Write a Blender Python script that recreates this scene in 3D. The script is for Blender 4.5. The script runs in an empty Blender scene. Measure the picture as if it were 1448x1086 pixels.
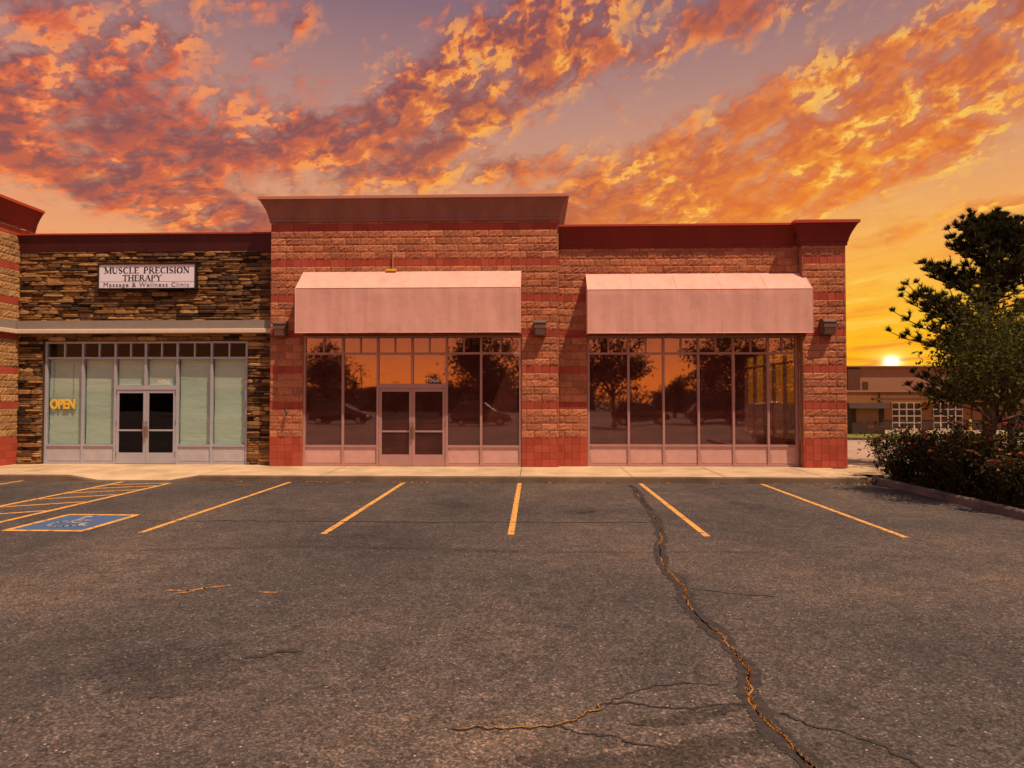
import bpy, math, random
import numpy as np
from mathutils import Vector, noise
random.seed(7)
rnd = random.random
def ru(a, b): return a + (b - a) * random.random()
SC = bpy.context.scene
COL = SC.collection
R = math.radians

def lin(r, g, b):
    def f(c):
        c /= 255.0
        return c / 12.92 if c <= 0.04045 else ((c + 0.055) / 1.055) ** 2.4
    return (f(r), f(g), f(b), 1.0)

# ------------------------------------------------------------------ mesh builder
class MB:
    def __init__(s):
        s.v = []; s.f = []; s.m = []; s.t = []
    def add(s, vs, fs, m=0, t=None):
        o = len(s.v); s.v.extend(vs)
        for f in fs:
            s.f.append([i + o for i in f]); s.m.append(m); s.t.append(rnd() if t is None else t)
    def quad(s, a, b, c, d, m=0, t=None): s.add([a, b, c, d], [(0, 1, 2, 3)], m, t)
    def box(s, x0, x1, y0, y1, z0, z1, m=0, t=None):
        if t is None: t = rnd()
        v = [(x0,y0,z0),(x1,y0,z0),(x1,y1,z0),(x0,y1,z0),(x0,y0,z1),(x1,y0,z1),(x1,y1,z1),(x0,y1,z1)]
        s.add(v, [(0,3,2,1),(4,5,6,7),(0,1,5,4),(1,2,6,5),(2,3,7,6),(3,0,4,7)], m, t)
    def bbox(s, x0, x1, y0, y1, z0, z1, b=0.006, m=0, t=None):
        """box with chamfered edges"""
        if t is None: t = rnd()
        b = min(b, (x1-x0)/3, (y1-y0)/3, (z1-z0)/3)
        X = (x0, x0+b, x1-b, x1); Y = (y0, y0+b, y1-b, y1); Z = (z0, z0+b, z1-b, z1)
        v = []; ids = {}
        for i in (0, 3):
            for j in (0, 3):
                for k in (0, 3):
                    ii = 1 if i == 0 else 2; jj = 1 if j == 0 else 2; kk = 1 if k == 0 else 2
                    ids[i,j,k,0] = len(v); v.append((X[i], Y[jj], Z[kk]))
                    ids[i,j,k,1] = len(v); v.append((X[ii], Y[j], Z[kk]))
                    ids[i,j,k,2] = len(v); v.append((X[ii], Y[jj], Z[k]))
        g = lambda i, j, k, a: ids[i, j, k, a]
        fs = []
        fs += [[g(0,0,0,0), g(0,0,3,0), g(0,3,3,0), g(0,3,0,0)], [g(3,0,0,0), g(3,3,0,0), g(3,3,3,0), g(3,0,3,0)]]
        fs += [[g(0,0,0,1), g(3,0,0,1), g(3,0,3,1), g(0,0,3,1)], [g(0,3,0,1), g(0,3,3,1), g(3,3,3,1), g(3,3,0,1)]]
        fs += [[g(0,0,0,2), g(0,3,0,2), g(3,3,0,2), g(3,0,0,2)], [g(0,0,3,2), g(3,0,3,2), g(3,3,3,2), g(0,3,3,2)]]
        for i in (0, 3):
            for j in (0, 3):
                fs.append([g(i,j,0,0), g(i,j,3,0), g(i,j,3,1), g(i,j,0,1)])
        for i in (0, 3):
            for k in (0, 3):
                fs.append([g(i,0,k,0), g(i,3,k,0), g(i,3,k,2), g(i,0,k,2)])
        for j in (0, 3):
            for k in (0, 3):
                fs.append([g(0,j,k,1), g(3,j,k,1), g(3,j,k,2), g(0,j,k,2)])
        for i in (0, 3):
            for j in (0, 3):
                for k in (0, 3):
                    fs.append([g(i,j,k,0), g(i,j,k,1), g(i,j,k,2)])
        cx, cy, cz = (x0+x1)/2, (y0+y1)/2, (z0+z1)/2
        out = []
        for f in fs:
            p = [Vector(v[q]) for q in f]
            n = (p[1]-p[0]).cross(p[2]-p[0])
            c = sum(p, Vector()) / len(p) - Vector((cx, cy, cz))
            out.append(f if n.dot(c) >= 0 else f[::-1])
        s.add(v, out, m, t)
    def tube(s, pts, rads, n=8, m=0, t=None, caps=True):
        if t is None: t = rnd()
        pts = [Vector(p) for p in pts]
        if not hasattr(rads, '__len__'): rads = [rads] * len(pts)
        vs = []; fs = []
        up = None
        for i, p in enumerate(pts):
            d = (pts[min(i+1, len(pts)-1)] - pts[max(i-1, 0)])
            if d.length < 1e-9: d = Vector((0, 0, 1))
            d.normalize()
            if up is None:
                up = d.orthogonal().normalized()
            else:
                up = (up - d * up.dot(d))
                up = up.normalized() if up.length > 1e-6 else d.orthogonal().normalized()
            w = d.cross(up)
            for k in range(n):
                a = 2*math.pi*k/n
                q = p + (up*math.cos(a) + w*math.sin(a)) * rads[i]
                vs.append(tuple(q))
        for i in range(len(pts)-1):
            for k in range(n):
                fs.append((i*n+k, i*n+(k+1) % n, (i+1)*n+(k+1) % n, (i+1)*n+k))
        if caps:
            fs.append(tuple(range(n))[::-1]); fs.append(tuple((len(pts)-1)*n+k for k in range(n)))
        s.add(vs, fs, m, t)
    def prism(s, prof, x0, x1, m=0, t=None):
        """profile of (y,z) points (counter-clockwise seen from -x) extruded along x"""
        n = len(prof); vs = [(x0, y, z) for y, z in prof] + [(x1, y, z) for y, z in prof]
        fs = [tuple(range(n))[::-1], tuple(range(n, 2*n))]
        for i in range(n):
            j = (i+1) % n; fs.append((i, j, n+j, n+i))
        s.add(vs, fs, m, rnd() if t is None else t)
    def build(s, name, mats, parent=None, org=None, smooth=False):
        if not isinstance(mats, (list, tuple)): mats = [mats]
        me = bpy.data.meshes.new(name)
        r = parent
        while r is not None and r.parent is not None: r = r.parent
        o0 = Vector(org) if org is not None else (Vector(r.location) if r is not None else Vector((0, 0, 0)))
        va = np.array(s.v, dtype=np.float32).reshape(-1, 3) - np.array(o0, dtype=np.float32)
        lens = np.array([len(f) for f in s.f], dtype=np.int32)
        loops = np.array([i for f in s.f for i in f], dtype=np.int32)
        me.vertices.add(len(va)); me.vertices.foreach_set('co', va.ravel())
        me.loops.add(len(loops)); me.loops.foreach_set('vertex_index', loops)
        me.polygons.add(len(lens))
        me.polygons.foreach_set('loop_start', np.concatenate(([0], np.cumsum(lens)[:-1])).astype(np.int32))
        me.polygons.foreach_set('loop_total', lens)
        me.polygons.foreach_set('material_index', np.array(s.m, dtype=np.int32))
        me.polygons.foreach_set('use_smooth', np.full(len(lens), bool(smooth), dtype=bool))
        at = me.attributes.new('tint', 'FLOAT', 'FACE')
        at.data.foreach_set('value', np.array(s.t, dtype=np.float32))
        for m in mats: me.materials.append(m)
        me.update(calc_edges=True); me.validate()
        ob = bpy.data.objects.new(name, me); COL.objects.link(ob)
        if parent is not None: ob.parent = parent
        elif org is not None: ob.location = o0
        return ob

def tag(o, label=None, cat=None, group=None, kind=None):
    if label: o['label'] = label
    if cat: o['category'] = cat
    if group: o['group'] = group
    if kind: o['kind'] = kind
    return o
def thing(name, label, cat, loc, group=None):
    o = bpy.data.objects.new(name, None); o.empty_display_size = 0.3
    COL.objects.link(o); o.location = loc
    return tag(o, label, cat, group)
def copy_tree(o, parent=None, loc=None):
    c = o.copy(); COL.objects.link(c)
    if parent is not None: c.parent = parent
    if loc is not None: c.location = loc
    for ch in list(o.children): copy_tree(ch, c)
    return c

# ------------------------------------------------------------------ materials
def newmat(name):
    m = bpy.data.materials.new(name); m.use_nodes = True
    nt = m.node_tree; b = nt.nodes['Principled BSDF']
    return m, nt, b
def N(nt, typ, **kw):
    n = nt.nodes.new(typ)
    for k, v in kw.items():
        if k in n.inputs: n.inputs[k].default_value = v
        else: setattr(n, k, v)
    return n
def ramp(nt, src, stops, interp='LINEAR'):
    r = nt.nodes.new('ShaderNodeValToRGB'); r.color_ramp.interpolation = interp
    e = r.color_ramp.elements
    while len(e) < len(stops): e.new(0.5)
    for i, (p, c) in enumerate(stops):
        e[i].position = p; e[i].color = c if len(c) == 4 else (*c, 1)
    nt.links.new(src, r.inputs[0]); return r
def objco(nt): return nt.nodes.new('ShaderNodeTexCoord').outputs['Object']
def noisetex(nt, co, scale, detail=4, rough=0.55, dist=0.0):
    n = N(nt, 'ShaderNodeTexNoise', Scale=scale, Detail=detail, Roughness=rough, Distortion=dist)
    nt.links.new(co, n.inputs['Vector']); return n
def mixc(nt, fac, a, b, mode='MIX'):
    m = nt.nodes.new('ShaderNodeMix'); m.data_type = 'RGBA'; m.blend_type = mode
    for sock, v in ((0, fac), (6, a), (7, b)):
        if hasattr(v, 'links') or isinstance(v, bpy.types.NodeSocket): nt.links.new(v, m.inputs[sock])
        else: m.inputs[sock].default_value = v
    return m.outputs[2]
def bump(nt, h, strength, dist, bsdf):
    b = N(nt, 'ShaderNodeBump', Strength=strength, Distance=dist)
    nt.links.new(h, b.inputs['Height']); nt.links.new(b.outputs[0], bsdf.inputs['Normal']); return b
def scalev(c, k): return (c[0]*k, c[1]*k, c[2]*k, 1)

def mat_basic(name, col, rough=0.6, var=0.12, scale=6.0, metallic=0.0, bmp=0.15, bscale=60, spec=0.4, streak=False):
    m, nt, b = newmat(name); co = objco(nt)
    if streak:
        mp = N(nt, 'ShaderNodeMapping'); mp.inputs['Scale'].default_value = (1, 1, 0.12)
        nt.links.new(co, mp.inputs[0]); c2 = mp.outputs[0]
    else: c2 = co
    n = noisetex(nt, c2, scale, 6)
    r = ramp(nt, n.outputs[0], [(0.28, scalev(col, 1-var)), (0.72, scalev(col, 1+var))])
    nt.links.new(r.outputs[0], b.inputs['Base Color'])
    b.inputs['Roughness'].default_value = rough; b.inputs['Metallic'].default_value = metallic
    b.inputs['Specular IOR Level'].default_value = spec
    if bmp:
        n2 = noisetex(nt, co, bscale, 3); bump(nt, n2.outputs[0], bmp, 0.01, b)
    return m
def mat_tinted(name, stops, rough=0.9, nscale=14, nvar=0.25, bmp=0.5, bscale=45, spec=0.2, interp='LINEAR'):
    """colour per piece from the 'tint' face attribute, with grain"""
    m, nt, b = newmat(name); co = objco(nt)
    a = N(nt, 'ShaderNodeAttribute', attribute_name='tint')
    r = ramp(nt, a.outputs['Fac'], stops, interp)
    n = noisetex(nt, co, nscale, 6, 0.65)
    g = ramp(nt, n.outputs[0], [(0.25, (1-nvar,)*3), (0.75, (1+nvar,)*3)])
    nt.links.new(mixc(nt, 1.0, r.outputs[0], g.outputs[0], 'MULTIPLY'), b.inputs['Base Color'])
    b.inputs['Roughness'].default_value = rough; b.inputs['Specular IOR Level'].default_value = spec
    n2 = noisetex(nt, co, bscale, 5, 0.65); bump(nt, n2.outputs[0], bmp, 0.02, b)
    return m

M = {}
M['split'] = mat_tinted('split_face_block', [(0, (0.33,0.125,0.068)), (0.5, (0.43,0.165,0.088)), (1, (0.52,0.21,0.11))], nvar=0.28, bmp=0.8)
M['redblock'] = mat_tinted('red_ground_block', [(0, (0.31,0.058,0.036)), (0.5, (0.37,0.070,0.042)), (1, (0.42,0.085,0.052))], nvar=0.12, bmp=0.25, rough=0.8)
M['mortar'] = mat_basic('mortar', (0.32,0.15,0.095), 0.95, 0.15, 20)
M['towersplit'] = mat_tinted('tan_split_face_block', [(0, (0.30,0.17,0.075)), (1, (0.46,0.27,0.12))], nvar=0.25, bmp=0.8)
M['stone'] = mat_tinted('ledgestone', [(0, (0.03,0.02,0.014)), (0.25, (0.09,0.052,0.028)), (0.5, (0.21,0.115,0.048)), (0.75, (0.36,0.20,0.075)), (1, (0.48,0.30,0.13))], nvar=0.35, nscale=9, bmp=0.8, bscale=30)
M['stoneback'] = mat_basic('stone_mortar', (0.06,0.04,0.028), 0.95)
M['cornice_tan'] = mat_basic('cornice_plaster', (0.30,0.135,0.105), 0.85, 0.16, 3, streak=True)
M['cornice_red'] = mat_basic('cornice_red_plaster', (0.20,0.026,0.018), 0.8, 0.16, 2, streak=True)
M['coping'] = mat_basic('coping_metal', (0.50,0.22,0.16), 0.45, 0.05, 3, bmp=0)
M['coping_red'] = mat_basic('coping_red_metal', (0.42,0.05,0.03), 0.45, 0.06, 3, bmp=0)
M['dark_red'] = mat_basic('dark_red_fascia', (0.085,0.014,0.014), 0.7, 0.2, 2, streak=True)
M['awning'] = None
M['alu'] = mat_basic('aluminium_frame', (0.46,0.27,0.26), 0.42, 0.06, 4, metallic=0.25, bmp=0)
M['alu2'] = mat_basic('aluminium_frame_grey', (0.42,0.44,0.52), 0.42, 0.06, 4, metallic=0.25, bmp=0)
M['panel'] = mat_basic('bulkhead_panel_paint', (0.56,0.33,0.30), 0.65, 0.1, 5, bmp=0.1)
M['panel2'] = mat_basic('bulkhead_panel_grey', (0.43,0.42,0.46), 0.6, 0.1, 5, bmp=0.1)
M['steel'] = mat_basic('brushed_steel', (0.5,0.42,0.38), 0.3, 0.05, 10, metallic=0.9, bmp=0)
M['lamp_body'] = mat_basic('bronze_housing', (0.13,0.075,0.062), 0.5, 0.1, 8)
M['lamp_lens'] = mat_basic('lamp_lens', (0.30,0.19,0.17), 0.2, 0.05, 20, spec=0.6)
M['grey_metal'] = mat_basic('grey_painted_metal', (0.27,0.235,0.20), 0.5, 0.1, 2.5)
M['white_trim'] = mat_basic('white_painted_trim', (0.68,0.56,0.45), 0.5, 0.07, 3)
M['white_sign'] = mat_basic('white_sign_face', (0.80,0.80,0.92), 0.4, 0.03, 3, bmp=0)
M['black'] = mat_basic('black_paint', (0.012,0.011,0.011), 0.5, 0.1, 6)
M['ink'] = mat_basic('grey_ink', (0.10,0.075,0.075), 0.6, 0.05, 6, bmp=0)
M['white_letters'] = mat_basic('white_vinyl', (0.8,0.76,0.72), 0.5, 0.03, 6, bmp=0)
M['interior'] = mat_basic('interior_paint', (0.30,0.22,0.18), 0.9, 0.08, 2)
M['int_floor'] = mat_basic('interior_floor', (0.16,0.11,0.09), 0.5, 0.2, 3)
M['roof'] = mat_basic('roof_membrane', (0.2,0.17,0.15), 0.9)
M['copper'] = mat_basic('brass_pipe', (0.55,0.30,0.14), 0.45, 0.1, 8, metallic=0.4, bmp=0)
M['bark'] = mat_basic('bark', (0.085,0.055,0.035), 0.95, 0.4, 14, bmp=0.8, bscale=35)
M['twig'] = mat_basic('twig', (0.11,0.07,0.04), 0.9, 0.3, 14)
M['tanwall'] = mat_basic('tan_brick', (0.21,0.098,0.03), 0.9, 0.08, 1.5)
M['brownwall'] = mat_basic('brown_brick', (0.055,0.028,0.02), 0.9, 0.1, 3)
M['redwall'] = mat_basic('red_brown_panel', (0.10,0.036,0.02), 0.9, 0.08, 1)
M['palewall'] = mat_basic('pale_panel', (0.28,0.145,0.085), 0.85, 0.06, 1)
M['darkglass'] = mat_basic('dark_window_glass', (0.02,0.018,0.018), 0.08, 0.1, 1, bmp=0, spec=0.6)
M['yellow_post'] = mat_basic('yellow_post_paint', (0.75,0.42,0.03), 0.5, 0.1, 5)
M['car_paint'] = mat_basic('dark_car_paint', (0.02,0.017,0.018), 0.22, 0.1, 2, bmp=0, spec=0.7)
M['tyre'] = mat_basic('tyre_rubber', (0.012,0.012,0.012), 0.85)
M['tail'] = mat_basic('red_lamp_plastic', (0.45,0.03,0.015), 0.25, 0.05, 10, bmp=0)
M['blind'] = None

def mat_awning():
    m, nt, b = newmat('awning_canvas'); co = objco(nt)
    mp = N(nt, 'ShaderNodeMapping'); mp.inputs['Scale'].default_value = (2.2, 2.2, 0.16)
    nt.links.new(co, mp.inputs[0])
    n = noisetex(nt, mp.outputs[0], 2.0, 6, 0.6)
    r = ramp(nt, n.outputs[0], [(0.25, (0.64,0.35,0.30)), (0.75, (0.77,0.44,0.38))])
    d1 = noisetex(nt, co, 3.1, 7, 0.68); rd = ramp(nt, d1.outputs[0], [(0.30, (0.80,0.77,0.74)), (0.52, (1,1,1))])
    nt.links.new(mixc(nt, 0.55, r.outputs[0], rd.outputs[0], 'MULTIPLY'), b.inputs['Base Color'])
    b.inputs['Roughness'].default_value = 0.75; b.inputs['Specular IOR Level'].default_value = 0.25
    w = N(nt, 'ShaderNodeTexNoise', Scale=260.0, Detail=2.0); nt.links.new(co, w.inputs['Vector'])
    bump(nt, w.outputs[0], 0.12, 0.004, b)
    return m
M['awning'] = mat_awning()
M['awning_edge'] = mat_basic('awning_piping', (0.75,0.42,0.36), 0.6, 0.05, 6, bmp=0)

def mat_blind():
    m, nt, b = newmat('roller_shade_fabric'); co = objco(nt)
    mp = N(nt, 'ShaderNodeMapping'); mp.inputs['Scale'].default_value = (1.0, 1, 3.2); nt.links.new(co, mp.inputs[0])
    n = noisetex(nt, mp.outputs[0], 1.3, 5, 0.6, 0.6)
    r = ramp(nt, n.outputs[0], [(0.3, (0.50,0.66,0.58)), (0.7, (0.60,0.74,0.64))])
    nt.links.new(r.outputs[0], b.inputs['Base Color']); b.inputs['Roughness'].default_value = 0.9
    bump(nt, n.outputs[0], 0.4, 0.05, b)
    return m
M['blind'] = mat_blind()

def mat_glass(name, refl, tint, glosscol=(0.95, 0.9, 0.9), rough=0.0, film=0.0, filmcol=(0.4,0.12,0.1), wave=0.06):
    m, nt, b = newmat(name); nt.nodes.remove(b)
    out = nt.nodes['Material Output']; co = objco(nt)
    g = N(nt, 'ShaderNodeBsdfGlossy', Roughness=rough); g.inputs['Color'].default_value = (*glosscol, 1)
    t = N(nt, 'ShaderNodeBsdfTransparent'); t.inputs['Color'].default_value = (*tint, 1)
    n = noisetex(nt, co, 1.1, 1, 0.4)
    bp = N(nt, 'ShaderNodeBump', Strength=wave, Distance=0.02); nt.links.new(n.outputs[0], bp.inputs['Height'])
    nt.links.new(bp.outputs[0], g.inputs['Normal'])
    lw = N(nt, 'ShaderNodeLayerWeight', Blend=0.5)      # 'Facing': the same from both sides of the pane
    pw = nt.nodes.new('ShaderNodeMath'); pw.operation = 'POWER'; pw.inputs[1].default_value = 4.0
    nt.links.new(lw.outputs['Facing'], pw.inputs[0])
    mr = N(nt, 'ShaderNodeMapRange'); mr.inputs['To Min'].default_value = refl; mr.inputs['To Max'].default_value = max(0.85, refl)
    nt.links.new(pw.outputs[0], mr.inputs['Value'])
    mx = nt.nodes.new('ShaderNodeMixShader')
    nt.links.new(mr.outputs[0], mx.inputs[0]); nt.links.new(t.outputs[0], mx.inputs[1]); nt.links.new(g.outputs[0], mx.inputs[2])
    sh = mx.outputs[0]
    if film > 0:
        df = N(nt, 'ShaderNodeBsdfDiffuse'); df.inputs['Color'].default_value = (*filmcol, 1)
        n3 = noisetex(nt, co, 2.2, 6, 0.65); r3 = ramp(nt, n3.outputs[0], [(0.3, (film*0.6,)*3), (0.75, (film*1.5,)*3)])
        m3 = nt.nodes.new('ShaderNodeMixShader'); nt.links.new(r3.outputs[0], m3.inputs[0]); nt.links.new(sh, m3.inputs[1]); nt.links.new(df.outputs[0], m3.inputs[2]); sh = m3.outputs[0]
    nt.links.new(sh, out.inputs['Surface'])
    return m
M['glass_dark'] = mat_glass('coated_glass', 0.30, (0.72, 0.58, 0.57), (1.0, 0.78, 0.72), 0.022, 0.10, (0.42,0.13,0.11), 0.12)
M['glass_clear'] = mat_glass('clear_glass', 0.012, (0.93, 0.96, 0.95))
M['glass_mid'] = mat_glass('door_glass', 0.06, (0.5, 0.45, 0.44))
M['glass_door_red'] = mat_glass('tinted_door_glass', 0.10, (0.55, 0.42, 0.41), (1.0, 0.78, 0.72), 0.022, 0.10, (0.42,0.14,0.12), 0.08)

def mat_leaf(name, stops, trans=0.25, rough=0.55):
    m, nt, b = newmat(name)
    a = N(nt, 'ShaderNodeAttribute', attribute_name='tint')
    r = ramp(nt, a.outputs['Fac'], stops)
    nt.links.new(r.outputs[0], b.inputs['Base Color']); b.inputs['Roughness'].default_value = rough
    b.inputs['Specular IOR Level'].default_value = 0.12
    t = nt.nodes.new('ShaderNodeBsdfTranslucent'); nt.links.new(r.outputs[0], t.inputs['Color'])
    mx = N(nt, 'ShaderNodeMixShader'); mx.inputs[0].default_value = trans
    nt.links.new(b.outputs[0], mx.inputs[1]); nt.links.new(t.outputs[0], mx.inputs[2])
    nt.links.new(mx.outputs[0], nt.nodes['Material Output'].inputs['Surface'])
    return m
M['leaf'] = mat_leaf('broad_leaf', [(0, (0.018,0.024,0.006)), (0.5, (0.055,0.06,0.011)), (0.8, (0.14,0.125,0.018)), (1, (0.30,0.23,0.04))], 0.42)
M['needle'] = mat_leaf('pine_needle', [(0, (0.014,0.018,0.007)), (0.6, (0.042,0.044,0.014)), (1, (0.15,0.12,0.03))], 0.3)
M['roseleaf'] = mat_leaf('rose_leaf', [(0, (0.018,0.020,0.007)), (0.55, (0.045,0.045,0.014)), (0.85, (0.10,0.065,0.022)), (1, (0.22,0.07,0.03))], 0.3)
M['bloom'] = mat_leaf('rose_petal', [(0, (0.42,0.06,0.035)), (0.6, (0.55,0.14,0.07)), (1, (0.62,0.28,0.16))], 0.2)
M['farleaf'] = mat_leaf('dark_leaf', [(0, (0.012,0.015,0.006)), (1, (0.04,0.04,0.014))], 0.08)

# ------------------------------------------------------------------ ground materials
def mat_asphalt(name='asphalt', k=1.0):
    m, nt, b = newmat(name); co = objco(nt); L = nt.links
    big = noisetex(nt, co, 0.24, 6, 0.62, 0.3)
    base = ramp(nt, big.outputs[0], [(0.30, (0.050,0.046,0.050)), (0.46, (0.080,0.070,0.069)), (0.58, (0.108,0.089,0.080)), (0.72, (0.170,0.124,0.095))])
    med = noisetex(nt, co, 3.2, 6, 0.7)
    mr = ramp(nt, med.outputs[0], [(0.28, (0.68,)*3), (0.72, (1.28,)*3)])
    c1 = mixc(nt, 1.0, base.outputs[0], mr.outputs[0], 'MULTIPLY')
    v = N(nt, 'ShaderNodeTexVoronoi', Scale=75.0); L.new(co, v.inputs['Vector'])
    sep = nt.nodes.new('ShaderNodeSeparateColor'); L.new(v.outputs['Color'], sep.inputs[0])
    st = ramp(nt, sep.outputs[0], [(0.0, (0.42,)*3), (0.6, (0.95,)*3), (0.86, (1.5,1.4,1.3)), (1.0, (2.3,2.05,1.8))])
    c2 = mixc(nt, 0.85, c1, st.outputs[0], 'MULTIPLY')
    # coarse matrix blotches
    f2 = noisetex(nt, co, 26, 4, 0.75, 0.8)
    r2 = ramp(nt, f2.outputs[0], [(0.28, (0.30,)*3), (0.46, (0.95,)*3), (0.6, (1.15,)*3), (0.74, (1.75,1.62,1.5))])
    c3 = mixc(nt, 0.8, c2, r2.outputs[0], 'MULTIPLY')
    f3 = noisetex(nt, co, 16, 3, 0.8, 1.6)
    r3 = ramp(nt, f3.outputs[0], [(0.34, (0.42,)*3), (0.46, (0.95,)*3), (0.55, (1.02,)*3), (0.68, (1.75,1.6,1.45))])
    c3 = mixc(nt, 1.0, c3, r3.outputs[0], 'MULTIPLY')
    # pale scattered stones
    v2 = N(nt, 'ShaderNodeTexVoronoi', Scale=14.0); L.new(co, v2.inputs['Vector'])
    s2 = ramp(nt, v2.outputs['Distance'], [(0.075, (1,1,1)), (0.11, (0,0,0))])
    sp2 = nt.nodes.new('ShaderNodeSeparateColor'); L.new(v2.outputs['Color'], sp2.inputs[0])
    pick = ramp(nt, sp2.outputs[1], [(0.50, (0,0,0)), (0.54, (1,1,1))])
    msk = mixc(nt, 1.0, s2.outputs[0], pick.outputs[0], 'MULTIPLY')
    c4 = mixc(nt, msk, c3, (0.50,0.40,0.32,1))
    # long dark drip stains
    mp = N(nt, 'ShaderNodeMapping'); mp.inputs['Scale'].default_value = (1.0, 0.22, 1.0); L.new(co, mp.inputs[0])
    n5 = noisetex(nt, mp.outputs[0], 0.75, 5, 0.6, 0.4)
    r5 = ramp(nt, n5.outputs[0], [(0.56, (0,0,0)), (0.74, (1,1,1))])
    sm = mixc(nt, 1.0, r5.outputs[0], (0.5,0.5,0.5,1), 'MULTIPLY')
    c5 = mixc(nt, sm, c4, (0.050,0.040,0.038,1))
    if k != 1.0: c5 = mixc(nt, 1.0, c5, (k, k, k*1.02, 1), 'MULTIPLY')
    L.new(c5, b.inputs['Base Color'])
    b.inputs['Roughness'].default_value = 0.82; b.inputs['Specular IOR Level'].default_value = 0.3
    h = nt.nodes.new('ShaderNodeMath'); h.operation = 'ADD'
    L.new(f2.outputs[0], h.inputs[0]); L.new(sep.outputs[0], h.inputs[1])
    bump(nt, h.outputs[0], 0.75, 0.012, b)
    return m
M['asphalt'] = mat_asphalt(); M['asphalt_tarred'] = mat_asphalt('tar_soaked_asphalt', 0.56); M['asphalt_stain'] = mat_asphalt('oil_stained_asphalt', 0.80)

def mat_concrete(name, col, var=0.12):
    m, nt, b = newmat(name); co = objco(nt)
    n = noisetex(nt, co, 1.2, 8, 0.65); r = ramp(nt, n.outputs[0], [(0.3, scalev(col, 1-var*1.4)), (0.7, scalev(col, 1+var))])
    n2 = noisetex(nt, co, 55, 4, 0.7); r2 = ramp(nt, n2.outputs[0], [(0.3, (0.86,)*3), (0.7, (1.1,)*3)])
    c = mixc(nt, 1.0, r.outputs[0], r2.outputs[0], 'MULTIPLY')
    nt.links.new(c, b.inputs['Base Color']); b.inputs['Roughness'].default_value = 0.9
    b.inputs['Specular IOR Level'].default_value = 0.2
    bump(nt, n2.outputs[0], 0.3, 0.01, b)
    return m
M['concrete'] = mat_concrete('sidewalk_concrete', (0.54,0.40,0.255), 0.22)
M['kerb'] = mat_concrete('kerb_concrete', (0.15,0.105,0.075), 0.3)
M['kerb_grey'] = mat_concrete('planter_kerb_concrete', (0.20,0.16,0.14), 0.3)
M['drive'] = mat_concrete('drive_concrete', (0.40,0.29,0.21), 0.15)
M['earth'] = mat_concrete('earth', (0.16,0.12,0.08), 0.3)
M['mulch'] = mat_tinted('mulch', [(0, (0.02,0.013,0.009)), (1, (0.10,0.055,0.03))], nvar=0.4, nscale=30, bmp=1.0, bscale=60)

def mat_worn(name, col, under, lo, hi, scale=9):
    m, nt, b = newmat(name); co = objco(nt)
    n = noisetex(nt, co, scale, 8, 0.75); r = ramp(nt, n.outputs[0], [(lo, (1,1,1)), (hi, (0,0,0))])
    n2 = noisetex(nt, co, 60, 3, 0.7); r2 = ramp(nt, n2.outputs[0], [(0.35, (0.75,)*3), (0.65, (1.15,)*3)])
    c = mixc(nt, r.outputs[0], mixc(nt, 1.0, col, r2.outputs[0], 'MULTIPLY'), under)
    nt.links.new(c, b.inputs['Base Color']); b.inputs['Roughness'].default_value = 0.75
    bump(nt, n2.outputs[0], 0.4, 0.01, b)
    return m
UNDER = (0.12, 0.085, 0.065, 1)
M['yellow'] = mat_worn('yellow_line_paint', (0.72,0.36,0.075,1), UNDER, 0.40, 0.48)
M['faint'] = mat_worn('faded_yellow_paint', (0.55,0.24,0.05,1), UNDER, 0.46, 0.58, 14)
M['blue'] = mat_worn('blue_panel_paint', (0.055,0.115,0.25,1), (0.10,0.09,0.10,1), 0.33, 0.45, 7)
M['palemark'] = mat_worn('worn_white_paint', (0.42,0.42,0.45,1), (0.08,0.12,0.22,1), 0.42, 0.56, 8)
M['sealant'] = mat_basic('crack_sealant', (0.036,0.030,0.029), 0.7, 0.5, 16, bmp=0.8, bscale=45)
M['oldsealant'] = mat_worn('worn_sealant', (0.042,0.034,0.032,1), (0.095,0.07,0.058,1), 0.44, 0.60, 5)
M['crackgrass'] = mat_tinted('dry_crack_grass', [(0, (0.12,0.055,0.018)), (0.6, (0.36,0.155,0.035)), (1, (0.44,0.26,0.06))], nvar=0.3, bmp=0.6)
M['grass'] = mat_tinted('grass', [(0, (0.09,0.11,0.02)), (1, (0.20,0.20,0.04))], nvar=0.35, nscale=3, bmp=0.6)

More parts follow.
